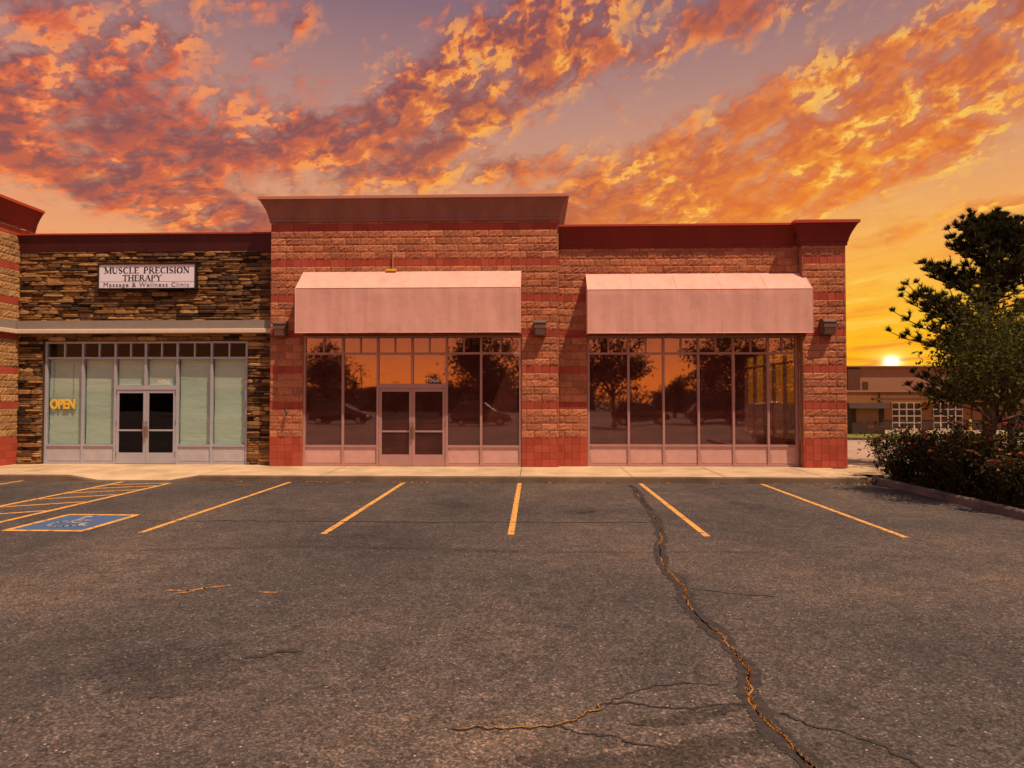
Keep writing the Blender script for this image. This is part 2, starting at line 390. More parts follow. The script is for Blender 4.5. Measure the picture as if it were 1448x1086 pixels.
# ------------------------------------------------------------------ WORLD: sunset sky with cloud bands
SUN_DIR = Vector((0.41, -0.33, 1.0)).normalized()      # towards the sun that lights the place
def build_world():
    w = bpy.data.worlds.new('World'); SC.world = w; w.use_nodes = True
    nt = w.node_tree; L = nt.links
    for n in list(nt.nodes): nt.nodes.remove(n)
    class X:
        def __init__(s, sock): s.s = sock
        def op(s, o, *a):
            n = nt.nodes.new('ShaderNodeMath'); n.operation = o
            for i, q in enumerate((s,) + a):
                if isinstance(q, X): L.new(q.s, n.inputs[i])
                else: n.inputs[i].default_value = q
            return X(n.outputs[0])
        def __add__(s, o): return s.op('ADD', o)
        def __sub__(s, o): return s.op('SUBTRACT', o)
        def __mul__(s, o): return s.op('MULTIPLY', o)
        def step(s, a, b):
            n = nt.nodes.new('ShaderNodeMapRange'); n.interpolation_type = 'SMOOTHSTEP'
            L.new(s.s, n.inputs['Value'])
            for k, q in (('From Min', a), ('From Max', b)):
                if isinstance(q, X): L.new(q.s, n.inputs[k])
                else: n.inputs[k].default_value = q
            return X(n.outputs[0])
    tc = nt.nodes.new('ShaderNodeTexCoord'); sp = nt.nodes.new('ShaderNodeSeparateXYZ')
    L.new(tc.outputs['Generated'], sp.inputs[0])
    x, y, z = (X(sp.outputs[i]) for i in range(3))
    ay = y.op('ABSOLUTE')
    u = x.op('ARCTAN2', ay)                      # azimuth from the +y / -y axis
    v = z.op('ARCSINE')                          # elevation
    def comb(a, b, c=0.0):
        n = nt.nodes.new('ShaderNodeCombineXYZ')
        for i, q in enumerate((a, b, c)):
            if isinstance(q, X): L.new(q.s, n.inputs[i])
            else: n.inputs[i].default_value = q
        return n.outputs[0]
    def fbm(vec, scale, det=9.0, rough=0.6, dist=0.0, off=(0, 0, 0)):
        if off != (0, 0, 0):
            a = nt.nodes.new('ShaderNodeVectorMath'); a.operation = 'ADD'
            L.new(vec, a.inputs[0]); a.inputs[1].default_value = off; vec = a.outputs[0]
        n = N(nt, 'ShaderNodeTexNoise', Scale=scale, Detail=det, Roughness=rough, Distortion=dist)
        L.new(vec, n.inputs['Vector']); return X(n.outputs[0])
    def gauss(u0, v0, lu, lv, ang):
        ca, sa = math.cos(R(ang)), math.sin(R(ang))
        du, dv = u - u0, v - v0
        a = (du * ca + dv * sa) * (1/lu); b = (dv * ca - du * sa) * (1/lv)
        return (a*a + b*b).op('MULTIPLY', -1.0).op('EXPONENT')
    def mix(f, a, b, mode='MIX'):
        g = lambda q: q.s if isinstance(q, X) else q
        return mixc(nt, g(f), g(a), g(b), mode)
    # clear-sky gradient by elevation
    vr = ramp(nt, (v * (1/1.6)).s, [(0.0, lin(252,160,72)), (0.05, lin(252,174,92)), (0.14, lin(232,160,114)), (0.235, lin(192,142,128)), (0.335, lin(136,108,120)), (0.45, lin(128,118,145)), (0.8, lin(130,138,180))])
    sky = vr.outputs[0]
    glow = gauss(0.478, 0.03, 0.62, 0.24, 0)
    glow2 = gauss(0.478, 0.02, 0.34, 0.15, 0)
    front = y.step(-0.05, 0.3)
    sky = mix(glow * 0.75 * front, sky, lin(255, 184, 70))
    sky = mix(glow2 * 0.92 * front, sky, lin(255, 192, 10))
    sky = mix(gauss(0.478, 0.0, 0.30, 0.055, 0) * 0.8 * front, sky, lin(255, 146, 18))
    # away from the sun the low sky burns deeper orange
    back = (y * -1.0).step(-0.05, 0.3)
    low = (v * -1.0).step(-0.12, -0.015)
    sky = mix(back * v.step(0.14, 0.34), sky, (0.36, 0.34, 0.47, 1))
    sky = mix(back * (v * -1.0).step(-0.22, -0.06), sky, (0.80, 0.26, 0.15, 1))
    sky = mix(back * low * 0.95, sky, (1.5, 0.40, 0.05, 1))
    # cloud texture space: rows of small cloudlets, flattened towards the horizon
    ca, sa = math.cos(R(12)), math.sin(R(12))
    vv = (v.op('MAXIMUM', -0.05) + 0.10).op('LOGARITHM', 2.718)*0.42
    pa = u * ca + vv * sa; pb = vv * ca - u * sa
    P = comb(pa * 1.0, pb * 1.75)
    big = fbm(P, 5.0, 4.0, 0.55, 0.2)
    n1 = fbm(P, 14.0, 10.0, 0.57, 0.25)
    n2 = fbm(P, 14.0, 10.0, 0.57, 0.25, (0.010, -0.020, 0.0))
    cell = fbm(P, 46.0, 6.0, 0.55, 0.35)
    cell2 = fbm(P, 46.0, 6.0, 0.55, 0.35, (0.004, -0.008, 0.0))
    # where the banks lie
    banks = [(-0.589, 0.416, 0.167, 0.07, 12, 0.85), (-0.567, 0.337, 0.15, 0.04, 5, 0.6), (-0.582, 0.28, 0.169, 0.032, -17, 0.95), (-0.447, 0.255, 0.111, 0.021, -12, 0.6), (-0.282, 0.362, 0.233, 0.042, 10, 1.15), (-0.11, 0.44, 0.187, 0.052, 33, 1.1), (0.016, 0.501, 0.179, 0.048, 22, 0.95), (0.291, 0.504, 0.135, 0.028, 8, 0.85), (-0.079, 0.324, 0.146, 0.021, 8, 0.8), (0.182, 0.315, 0.224, 0.047, 18, 1.05), (0.376, 0.36, 0.228, 0.044, 21, 1.15), (0.552, 0.395, 0.168, 0.045, 25, 1.0), (0.48, 0.299, 0.215, 0.024, 15, 0.9), (0.552, 0.225, 0.153, 0.014, 10, 0.65), (0.252, 0.264, 0.217, 0.018, 8, 0.65), (-0.376, 0.496, 0.073, 0.02, 0, 0.5), (0.089, 0.466, 0.125, 0.021, 5, 0.6)]
    banks += [(-0.66, 0.33, 0.20, 0.05, -12, 0.55), (-0.50, 0.25, 0.20, 0.032, -16, 0.55), (0.14, 0.27, 0.16, 0.04, 14, 0.85), (0.30, 0.245, 0.2, 0.035, 14, 0.8)]
    Mk = None
    for (u0, v0, lu, lv, a, k) in banks:
        g = gauss(u0, v0, lu*1.05, lv*1.2, a) * k
        Mk = g if Mk is None else Mk + g
    # elsewhere on the dome a looser scatter
    wide = big.step(0.46, 0.62) * (u.op('ABSOLUTE').step(0.66, 0.9) + v.step(0.56, 0.7)).op('MINIMUM', 1.0)
    Mk = (Mk + wide * 0.9).op('MINIMUM', 1.1)
    field = n1 * 0.52 + cell * 0.36 + big * 0.12
    thr = (Mk * -0.218) + 0.630
    fd = field - thr
    dens = fd.step(-0.10, 0.14)
    core = fd.step(0.03, 0.20)
    slope = (n1 - n2) * 1.25 + (cell - cell2) * 0.62
    lit = (slope + (n1 - 0.5) * 0.10).step(-0.11, 0.15)
    thin = (core * -0.70 + 1.0)
    patch = fbm(P, 7.5, 3.0, 0.5, 0.0, (3.7, 1.9, 0.0)).step(0.36, 0.60)
    litf = (lit * thin * (patch * 0.95 + 0.68)).op('MINIMUM', 1.0)
    hot = (litf * litf * litf) * patch
    g3 = (gauss(0.42, 0.16, 0.52, 0.30, 15) * 1.15 * front).op('MINIMUM', 1.0)
    shade_c = mix(g3, lin(128, 74, 80), lin(222, 108, 44))
    lit_c = mix(g3, mix(hot, lin(244, 104, 52), lin(255, 150, 78)), mix(hot, lin(255, 160, 42), lin(255, 214, 84)))
    # the middle bank catches gold
    g4 = gauss(-0.04, 0.38, 0.26, 0.16, 24)*0.8
    lit_c = mix(g4, lit_c, mix(hot, lin(250, 132, 44), lin(255, 180, 66)))
    cloud = mix(litf, shade_c, lit_c)
    col = mix(dens * 0.90, sky, cloud)
    # the sun's own glare on the horizon
    sg = gauss(0.482, 0.050, 0.024, 0.015, 0) * front
    sg2 = gauss(0.482, 0.049, 0.009, 0.007, 0) * front
    col = mix(gauss(0.482, 0.05, 0.075, 0.045, 0) * 0.7 * front, col, lin(255, 186, 30))
    col = mix(sg, col, lin(255, 226, 90))
    wisp = fbm(comb(pa * 1.9, pb * 7.5), 3.4, 8.0, 0.62, 0.4)
    low2 = (v * -1.0).step(-0.36, -0.04) * front
    col = mix(wisp.step(0.50, 0.70) * low2 * 0.8, col, lin(244, 128, 46))
    col = mix(wisp.step(0.50, 0.28) * low2 * 0.0 + (wisp * -1.0).step(-0.46, -0.30) * low2 * 0.55, col, lin(255, 220, 110))
    col = mix(sg2, col, (1.0, 0.97, 0.80, 1))
    bg1 = nt.nodes.new('ShaderNodeBackground'); L.new(col, bg1.inputs[0])
    L.new((sg2 * 1.5 + 1.0).s, bg1.inputs[1])
    st = nt.nodes.new('ShaderNodeTexSky'); st.sky_type = 'NISHITA'; st.sun_disc = False
    st.sun_elevation = math.asin(SUN_DIR.z); st.sun_rotation = math.atan2(SUN_DIR.x, SUN_DIR.y)
    bg2 = nt.nodes.new('ShaderNodeBackground'); L.new(st.outputs[0], bg2.inputs[0]); bg2.inputs[1].default_value = 0.10
    mx = nt.nodes.new('ShaderNodeMixShader'); L.new((v.step(0.62, 1.15) * 0.8).s, mx.inputs[0])
    L.new(bg1.outputs[0], mx.inputs[1]); L.new(bg2.outputs[0], mx.inputs[2])
    out = nt.nodes.new('ShaderNodeOutputWorld'); L.new(mx.outputs[0], out.inputs[0])
build_world()
sl = bpy.data.lights.new('sun', 'SUN'); sl.energy = 5.0; sl.angle = R(0.53); sl.color = (1.0, 0.70, 0.44)
so = bpy.data.objects.new('sun', sl); COL.objects.link(so)
so.rotation_euler = SUN_DIR.to_track_quat('Z', 'Y').to_euler(); so.location = (12, -12, 30)

# ------------------------------------------------------------------ CAMERA
cd = bpy.data.cameras.new('camera'); cam = bpy.data.objects.new('camera', cd); COL.objects.link(cam)
cd.sensor_width = 36.0; cd.lens = 950.0/1448.0*36.0; cd.clip_start = 0.05; cd.clip_end = 2000
cam.location = (0, -17.6, 1.89); cam.rotation_euler = (R(90+1.33), 0, R(1.87)); SC.camera = cam

# ------------------------------------------------------------------ GROUND
def zg(y): return 0.0 if y < 6 else (-1.55*(y-6)/54.0 if y < 60 else -1.55)
def sheet(name, x0, x1, ys, off, mat, **kw):
    mb = MB()
    for i in range(len(ys)-1):
        a, b = ys[i], ys[i+1]
        mb.quad((x0,a,zg(a)+off),(x1,a,zg(a)+off),(x1,b,zg(b)+off),(x0,b,zg(b)+off))
    return tag(mb.build(name, mat, **kw), kind='structure')
sheet('ground', -500, 500, [-500, 6, 60, 600], -0.03, M['earth'])
lot = sheet('parking_lot', -60, 40, [-75, -2.3], 0.0, M['asphalt'])
sheet('driveway', 9.75, 60, [-1.2, 6, 22], -0.012, M['drive'])
sheet('road', 9.75, 120, [40, 59.5], -0.012, M['drive'])
gv = MB()
for i in range(60):
    for j in range(8):
        X0 = 9.75 + i*1.6; Y0 = 24 + j*2.0
        gv.quad((X0,Y0,zg(Y0)+0.02),(X0+1.6,Y0,zg(Y0)+0.02),(X0+1.6,Y0+2,zg(Y0+2)+0.02),(X0,Y0+2,zg(Y0+2)+0.02))
gvo = tag(gv.build('grass_verge', M['grass']), kind='structure')
mb = MB(); mb.box(9.75, 105, 23.7, 23.98, zg(23.8)-0.1, zg(23.8)+0.10); tag(mb.build('verge_kerb', M['kerb']), kind='structure')

# sidewalk with dropped kerb
SWZ = 0.13
def swz(x, y):
    """height of pavement; dips to the lot at the accessible ramp"""
    if y > -1.0: return SWZ
    k = min(1.0, (-1.0 - y)/1.15)
    if -10.2 < x < -8.5: d = 1.0
    elif -10.9 <= x <= -10.2: d = (x+10.9)/0.7
    elif -8.5 <= x <= -7.8: d = (-7.8-x)/0.7
    else: d = 0
    return SWZ - d*k*(SWZ-0.012)
mb = MB()
xs = sorted(set([-40, -30, -22, -16, -13, -10.9, -10.55, -10.2, -9.35, -8.5, -8.15, -7.8, -5.4, -2.95, -0.55, 1.9, 4.3, 6.7, 7.62]))
ysw = [-2.15, -1.55, -1.0, 0.5]
for i in range(len(xs)-1):
    for j in range(3):
        a, b = xs[i], xs[i+1]; c, d = ysw[j], ysw[j+1]
        mb.quad((a,c,swz(a,c)),(b,c,swz(b,c)),(b,d,swz(b,d)),(a,d,swz(a,d)), t=0.5)
mb.quad((7.62,-1.5,SWZ),(9.7,-1.5,SWZ),(9.7,14,SWZ-0.2),(7.62,14,SWZ-0.2), t=0.5)
mb.box(9.7, 9.74, -1.5, 14, -0.4, SWZ-0.21)
sw = tag(mb.build('sidewalk', M['concrete']), kind='structure')
mj = MB()
for x in (-12.4, -7.8, -4.95, -0.32, 2.25, 4.35, 6.6):
    mj.quad((x-0.008,-2.15,SWZ+0.004),(x+0.008,-2.15,SWZ+0.004),(x+0.008,0.0,SWZ+0.004),(x-0.008,0.0,SWZ+0.004))
mj.build('joint', M['kerb'], sw)
mb = MB()
for i in range(len(xs)-1):
    a, b = xs[i], xs[i+1]
    za, zb = swz(a,-2.15)+0.002, swz(b,-2.15)+0.002
    n = max(1, int((b-a)/0.8))
    for k in range(n):
        p, q = a+(b-a)*k/n, a+(b-a)*(k+1)/n
        zp, zq = za+(zb-za)*k/n, za+(zb-za)*(k+1)/n
        jp = -2.30 + 0.0
        mb.quad((p,jp,-0.02),(q,jp,-0.02),(q,-2.28,zq-0.02),(p,-2.28,zp-0.02), t=0.5)
        mb.quad((p,-2.28,zp-0.02),(q,-2.28,zq-0.02),(q,-2.26,zq),(p,-2.26,zp), t=0.5)
        mb.quad((p,-2.26,zp),(q,-2.26,zq),(q,-2.148,zq),(p,-2.148,zp), t=0.5)
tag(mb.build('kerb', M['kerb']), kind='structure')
# leaf litter / debris along the kerb foot
mb = MB()
for i in range(420):
    x = ru(-7.6, 7.6); y = -2.31 - abs(random.gauss(0, 0.045)); s = ru(0.012, 0.035); a = ru(0, 6.28)
    if noise.noise((x*1.3, 0, 0)) < -0.05: continue
    c, d = math.cos(a)*s, math.sin(a)*s
    mb.quad((x-c,y-d*.6,0.006),(x+d,y-c*.6,0.008),(x+c,y+d*.6,0.02),(x-d,y+c*.6,0.012))
tag(mb.build('leaf_litter', M['crackgrass']), 'strip of dry orange leaf litter along the foot of the kerb', 'leaf litter', kind='stuff')

# planting bed, kerb along x = 7.7 with rounded corner at the sidewalk
def kerb_path(pts, name, w=0.16, h=0.14):
    mb = MB(); P = [Vector(p) for p in pts]; prof = [(-w/2,-0.02),(-w/2+0.01,h-0.025),(-w/2+0.03,h),(w/2-0.03,h),(w/2,h-0.02),(w/2,-0.02)]
    rows = []
    for i, p in enumerate(P):
        d = (P[min(i+1,len(P)-1)]-P[max(i-1,0)]).normalized(); n = Vector((-d.y, d.x, 0))
        rows.append([tuple(p + n*a + Vector((0,0,b))) for a, b in prof])
    for i in range(len(rows)-1):
        for k in range(len(prof)-1):
            mb.quad(rows[i][k], rows[i+1][k], rows[i+1][k+1], rows[i][k+1], t=0.5)
    return tag(mb.build(name, M['kerb_grey']), kind='structure')
kp = [(9.6,-1.58,0)] + [(8.25,-1.6,0)] + [(8.25-0.5*math.sin(R(a)), -2.1+0.5*math.cos(R(a)), 0) for a in (15,30,45,60,75,90)] + [(7.75,-3.5,0),(7.76,-5,0),(7.74,-6.5,0),(7.75,-8.5,0),(7.76,-12,0)]
kerb_path(kp, 'planter_kerb')
mb = MB()
nx, ny = 40, 60
for i in range(nx):
    for j in range(ny):
        def h(a, b): return 0.07 + 0.035*noise.noise((a*2.1, b*2.1, 3)) + 0.02*noise.noise((a*9, b*9, 1))
        x0 = 7.83 + 6.0*i/nx; x1 = 7.83+6.0*(i+1)/nx; y0 = -12+10.3*j/ny; y1 = -12+10.3*(j+1)/ny
        mb.quad((x0,y0,h(x0,y0)),(x1,y0,h(x1,y0)),(x1,y1,h(x1,y1)),(x0,y1,h(x0,y1)))
tag(mb.build('planting_bed', M['mulch']), kind='structure')

# painted markings (children of the lot)
def stripe(name, a, b, w, mat, z=0.004, parent=lot):
    a = Vector((*a, z)); b = Vector((*b, z)); d = (b-a).normalized(); n = Vector((-d.y, d.x, 0))*w/2
    mb = MB(); k = max(1, int((b-a).length/0.25)); prev = None
    for i in range(k+1):
        p = a + (b-a)*i/k; j = 1+0.10*(noise.noise((p.x*3, p.y*3, 5)))
        e = (tuple(p+n*j), tuple(p-n*j))
        if prev: mb.quad(prev[1], e[1], e[0], prev[0], t=0.5)
        prev = e
    return mb.build(name, mat, parent)
for x in (-5.58, -2.96, -0.325, 2.39, 5.09):
    stripe('parking_line', (x, -2.36), (x, -8.2), 0.092, M['yellow'])
stripe('parking_line', (-11.9, -2.2), (-11.9, -8.0), 0.105, M['yellow'])
stripe('aisle_line', (-8.22, -2.62), (-8.22, -8.0), 0.105, M['yellow'])
stripe('aisle_line', (-9.45, -2.4), (-9.45, -8.0), 0.105, M['yellow'])
for (a, b) in (((-9.38,-2.95),(-8.29,-2.62)), ((-9.38,-3.6),(-8.29,-3.08)), ((-9.38,-4.3),(-8.29,-3.72)), ((-9.38,-5.12),(-8.29,-4.48)), ((-9.38,-6.05),(-8.29,-5.4)), ((-9.38,-7.1),(-8.29,-6.4))):
    stripe('hatch_line', a, b, 0.09, M['yellow'])
mb = MB(); mb.quad((-7.6,-8.05,0.004),(-6.52,-8.05,0.004),(-6.52,-6.82,0.004),(-7.6,-6.82,0.004)); mb.build('accessible_panel', M['blue'], lot)
for a, b in (((-7.66,-8.1),(-6.46,-8.1)), ((-7.66,-6.77),(-6.46,-6.77)), ((-7.63,-8.045),(-7.63,-6.825)), ((-6.49,-8.045),(-6.49,-6.825))):
    stripe('panel_border', a, b, 0.1, M['yellow'], 0.005)
# worn wheelchair mark
mb = MB()
def flatstroke(mb, pts, w, z):
    for i in range(len(pts)-1):
        a = Vector((*pts[i], z)); b = Vector((*pts[i+1], z)); d = (b-a).normalized(); n = Vector((-d.y,d.x,0))*w/2; a = a-d*w*.2; b = b+d*w*.2
        mb.quad(tuple(a-n), tuple(b-n), tuple(b+n), tuple(a+n))
cx, cy = -7.08, -7.55
arc = [(cx+0.25*math.cos(R(a)), cy+0.25*math.sin(R(a))) for a in range(130, 375, 20)]
flatstroke(mb, arc, 0.07, 0.008)
flatstroke(mb, [(cx-0.08,cy+0.46),(cx-0.04,cy+0.06),(cx+0.2,cy+0.06),(cx+0.32,cy-0.2),(cx+0.42,cy-0.2)], 0.07, 0.0095)
flatstroke(mb, [(cx-0.06,cy+0.25),(cx+0.18,cy+0.25)], 0.06, 0.011)
hd = [(cx-0.09+0.07*math.cos(k*math.pi/5), cy+0.57+0.07*math.sin(k*math.pi/5), 0.008) for k in range(10)]
mb.add(hd, [tuple(range(10))]); mb.build('wheelchair_symbol', M['palemark'], lot)
# faded scraps of old paint
for pts in ([(-3.62,-11.02),(-3.42,-11.03),(-3.3,-10.93),(-3.1,-10.82)], [(-2.7,-11.04),(-2.52,-11.06)], [(-3.5,-11.12),(-3.36,-11.04)], [(-6.6,-2.85),(-6.2,-2.8)], [(3.72,-2.95),(3.95,-2.93)]):
    mb = MB(); flatstroke(mb, pts, 0.05, 0.004); mb.build('faded_paint', M['faint'], lot)

# cracks: sealed band with dry grass in the split
def subdiv(pts, n, amp, seed):
    out = []
    for i in range(len(pts)-1):
        a = Vector(pts[i]); b = Vector(pts[i+1]); d = (b-a); nn = Vector((-d.y, d.x)).normalized()
        for k in range(n):
            t = k/n; p = a+d*t
            out.append(p + nn*(noise.noise((p.x*4+seed, p.y*4, seed))*amp + noise.noise((p.x*15+seed, p.y*15, seed))*amp*0.7 + noise.noise((p.x*47+seed, p.y*47, seed))*amp*0.25))
    out.append(Vector(pts[-1])); return out
def band(mb, pts, w0, z, seed, wob=0.5, fade=True):
    prevs = None; n = len(pts)
    for i, p in enumerate(pts):
        d = (pts[min(i+1,n-1)]-pts[max(i-1,0)]).normalized(); nn = Vector((-d.y, d.x))
        wl = w0*max(.12, 1+wob*noise.noise((i*0.13, seed, 0))+0.8*wob*noise.noise((i*0.53, seed, 4))+0.5*wob*noise.noise((i*1.7, seed, 8)))
        wr = w0*max(.12, 1+wob*noise.noise((i*0.13, seed+9, 0))+0.8*wob*noise.noise((i*0.53, seed+9, 4))+0.5*wob*noise.noise((i*1.7, seed+9, 8)))
        if fade: k = min(1, i/4, (n-1-i)/4); wl *= max(k, 0.08); wr *= max(k, 0.08)
        a = p+nn*wl; b = p-nn*wr
        e = ((a.x,a.y,z),(b.x,b.y,z))
        if prevs: mb.quad(prevs[1], e[1], e[0], prevs[0])
        prevs = e
main = [(2.12,-2.45),(2.13,-3.1),(2.05,-4.6),(1.98,-6.0),(1.89,-7.2),(1.72,-8.4),(1.50,-9.5),(1.46,-10.2),(1.5,-10.75),(1.42,-11.3),(1.47,-11.85),(1.49,-12.7),(1.36,-13.3),(1.41,-13.8),(1.45,-14.4),(1.42,-15.2)]
def smooth(pts, per):
    P = [Vector(p) for p in pts]; out = []
    for i in range(len(P)-1):
        a, b, c, d = P[max(i-1,0)], P[i], P[i+1], P[min(i+2,len(P)-1)]
        for k in range(per):
            t = k/per
            out.append(0.5*((2*b)+(c-a)*t+(2*a-5*b+4*c-d)*t*t+(3*b-a-3*c+d)*t**3))
    out.append(P[-1]); return out
soft = [p + Vector((noise.noise((p.y*1.9, 2.2, 0))*0.05, 0)) for p in smooth(main, 8)]
pm = [p + Vector((noise.noise((p.y*5, 7, 0))*0.028 + noise.noise((p.y*17, 3, 0))*0.016 + noise.noise((p.y*47, 1, 0))*0.007, 0)) for p in smooth([tuple(q) for q in soft], 5)]
mb = MB(); sp_ = smooth([tuple(q) for q in soft], 4)
prev = None
for i, p in enumerate(sp_):                                # tar poured along the crack: ragged, uneven edges left and right
    k = min(1, i/30)
    wl = 0.072*k*max(.25, 1+0.9*noise.noise((i*0.045, 1, 0))+0.5*noise.noise((i*0.21, 1, 4))+0.35*noise.noise((i*0.8, 1, 8)))
    wr = 0.072*k*max(.25, 1+0.9*noise.noise((i*0.045, 9, 0))+0.5*noise.noise((i*0.21, 9, 4))+0.35*noise.noise((i*0.8, 9, 8)))
    e = ((p.x-wl, p.y, 0.004), (p.x+wr, p.y, 0.004))
    if prev: mb.quad(e[0], e[1], prev[1], prev[0], t=.5)
    prev = e
mb.build('crack_sealant', M['sealant'], lot)
mb = MB(); band(mb, pm, 0.006, 0.0062, 4.0, 0.9); mb.build('crack_split', M['black'], lot)
mb = MB()
seg = []
for i, p in enumerate(pm):
    on = noise.noise((i*0.06, 7.7, 0))+0.5*noise.noise((i*0.31, 2.7, 0)) > -0.06
    q = p + Vector((noise.noise((i*0.08, 3, 0))*0.03, 0))
    if on: seg.append(q)
    if (not on or i == len(pm)-1) and seg:
        if len(seg) > 3: band(mb, seg, 0.0065, 0.008, i*0.7, 1.0)
        seg = []
for i in range(1500):                                   # dry blades standing in the split
    p = random.choice(pm[40:]) + Vector((random.gauss(0, 0.008), random.gauss(0, 0.03)))
    if noise.noise((p.y*0.9, 5.5, 0)) < -0.15: continue
    a = ru(0, 6.28); hgt = ru(0.008, 0.03); dx, dy = math.cos(a)*0.004, math.sin(a)*0.004; lx, ly = random.gauss(0, .014), random.gauss(0, .014)
    mb.add([(p.x-dx,p.y-dy,0.004),(p.x+dx,p.y+dy,0.004),(p.x+lx,p.y+ly,hgt)], [(0,1,2)])
mb.build('crack_grass', M['crackgrass'], lot)
mb = MB(); band(mb, pm, 0.006, 0.0062, 4.0, 1.2); mb.build('crack_split', M['black'], lot)
fine = [([(-6.16,-7.3),(-4,-7.22),(-2,-7.26),(0,-7.2),(1.9,-7.17)], 0.014, 'seam_crack'),
        ([(-0.5,-13.75),(-0.14,-13.71),(0.12,-13.67),(0.3,-13.5),(0.42,-13.36),(0.74,-13.38),(1.06,-13.39),(1.35,-13.3)], 0.009, 'branch_crack'),
        ([(0.42,-13.36),(0.62,-13.2),(0.99,-13.03),(1.24,-13.04)], 0.006, 'branch_crack'),
        ([(0.12,-13.67),(0.45,-13.78),(0.7,-13.9)], 0.006, 'branch_crack'),
        ([(1.45,-13.45),(1.75,-13.7),(2.0,-14.0),(2.3,-14.4)], 0.008, 'branch_crack'),
        ([(1.5,-10.75),(1.9,-10.95),(2.35,-11.05)], 0.008, 'branch_crack'),
        ([(-11.8,-3.9),(-10.6,-3.0),(-9.8,-2.7)], 0.012, 'branch_crack'),
        ([(-2.1,-12.75),(-1.9,-12.62),(-1.75,-12.58)], 0.022, 'tar_spot')]
for pts, w, nm in fine:
    mb = MB(); band(mb, subdiv(pts, 30, 0.05, len(pts)*1.7+w*100), w, 0.0055, w*50, 0.9); mb.build(nm, M['sealant'], lot)
mb = MB(); band(mb, subdiv([(-0.45,-13.74),(-0.14,-13.71),(0.12,-13.67),(0.3,-13.5),(0.42,-13.36)], 30, 0.05, 8*1.7+0.9), 0.005, 0.009, 3, 1.0); mb.build('crack_grass', M['crackgrass'], lot)
def blot(name, pts, w, z, mat, seed):
    # soaked patch with a ragged outline along a path
    mb = MB(); P = smooth(pts, 14); prev = None; n = len(P)
    for i, p in enumerate(P):
        d = (P[min(i+1,n-1)]-P[max(i-1,0)]).normalized(); nn = Vector((-d.y, d.x)); k = max(.03, math.sin(math.pi*i/(n-1))**.6)
        a, b = (w*k*max(.2, 1+.55*noise.noise((i*.12, seed+o, 0))+.5*noise.noise((i*.5, seed+o, 2))+.35*noise.noise((i*1.3, seed+o, 4))) for o in (0, 40))
        e = ((p.x+nn.x*a, p.y+nn.y*a, z), (p.x-nn.x*b, p.y-nn.y*b, z))
        if prev: mb.quad(prev[1], e[1], e[0], prev[0], t=.5)
        prev = e
    mb.build(name, mat, lot)
blot('tar_stain', [(1.38,-13.3),(1.1,-13.45),(0.8,-13.58),(.55,-13.62)], .06, 0.003, M['asphalt_tarred'], 1)
blot('tar_stain', [(1.40,-13.72),(1.1,-13.82),(0.75,-14.0),(0.3,-14.08),(-.1,-14.02)], .13, 0.0026, M['asphalt_tarred'], 2)
blot('tyre_mark', [(0.6,-10.85),(.48,-11.4),(.28,-12.0),(0.0,-12.6),(-.35,-13.1)], .045, 0.0022, M['asphalt_stain'], 3)
blot('oil_stain', [(-4.6,-6.2),(-4.2,-6.3),(-3.9,-6.15)], .22, 0.0022, M['asphalt_stain'], 4)
blot('oil_stain', [(1.0,-5.9),(.8,-6.25),(1.1,-6.5)], .2, 0.0022, M['asphalt_stain'], 5)
blot('oil_stain', [(-1.9,-5.2),(-1.5,-5.4),(-1.3,-5.9)], .24, 0.0022, M['asphalt_stain'], 6)
blot('oil_stain', [(3.6,-5.0),(3.9,-5.4),(3.8,-5.9)], .22, 0.0022, M['asphalt_stain'], 7)
blot('oil_stain', [(-3.0,-12.6),(-2.6,-12.9),(-2.2,-13.3)], .42, 0.0024, M['asphalt_stain'], 8)
blot('tyre_mark', [(-5.2,-9.3),(-2.5,-9.0),(.3,-9.2),(3.2,-9.1)], .07, 0.002, M['asphalt_stain'], 9)

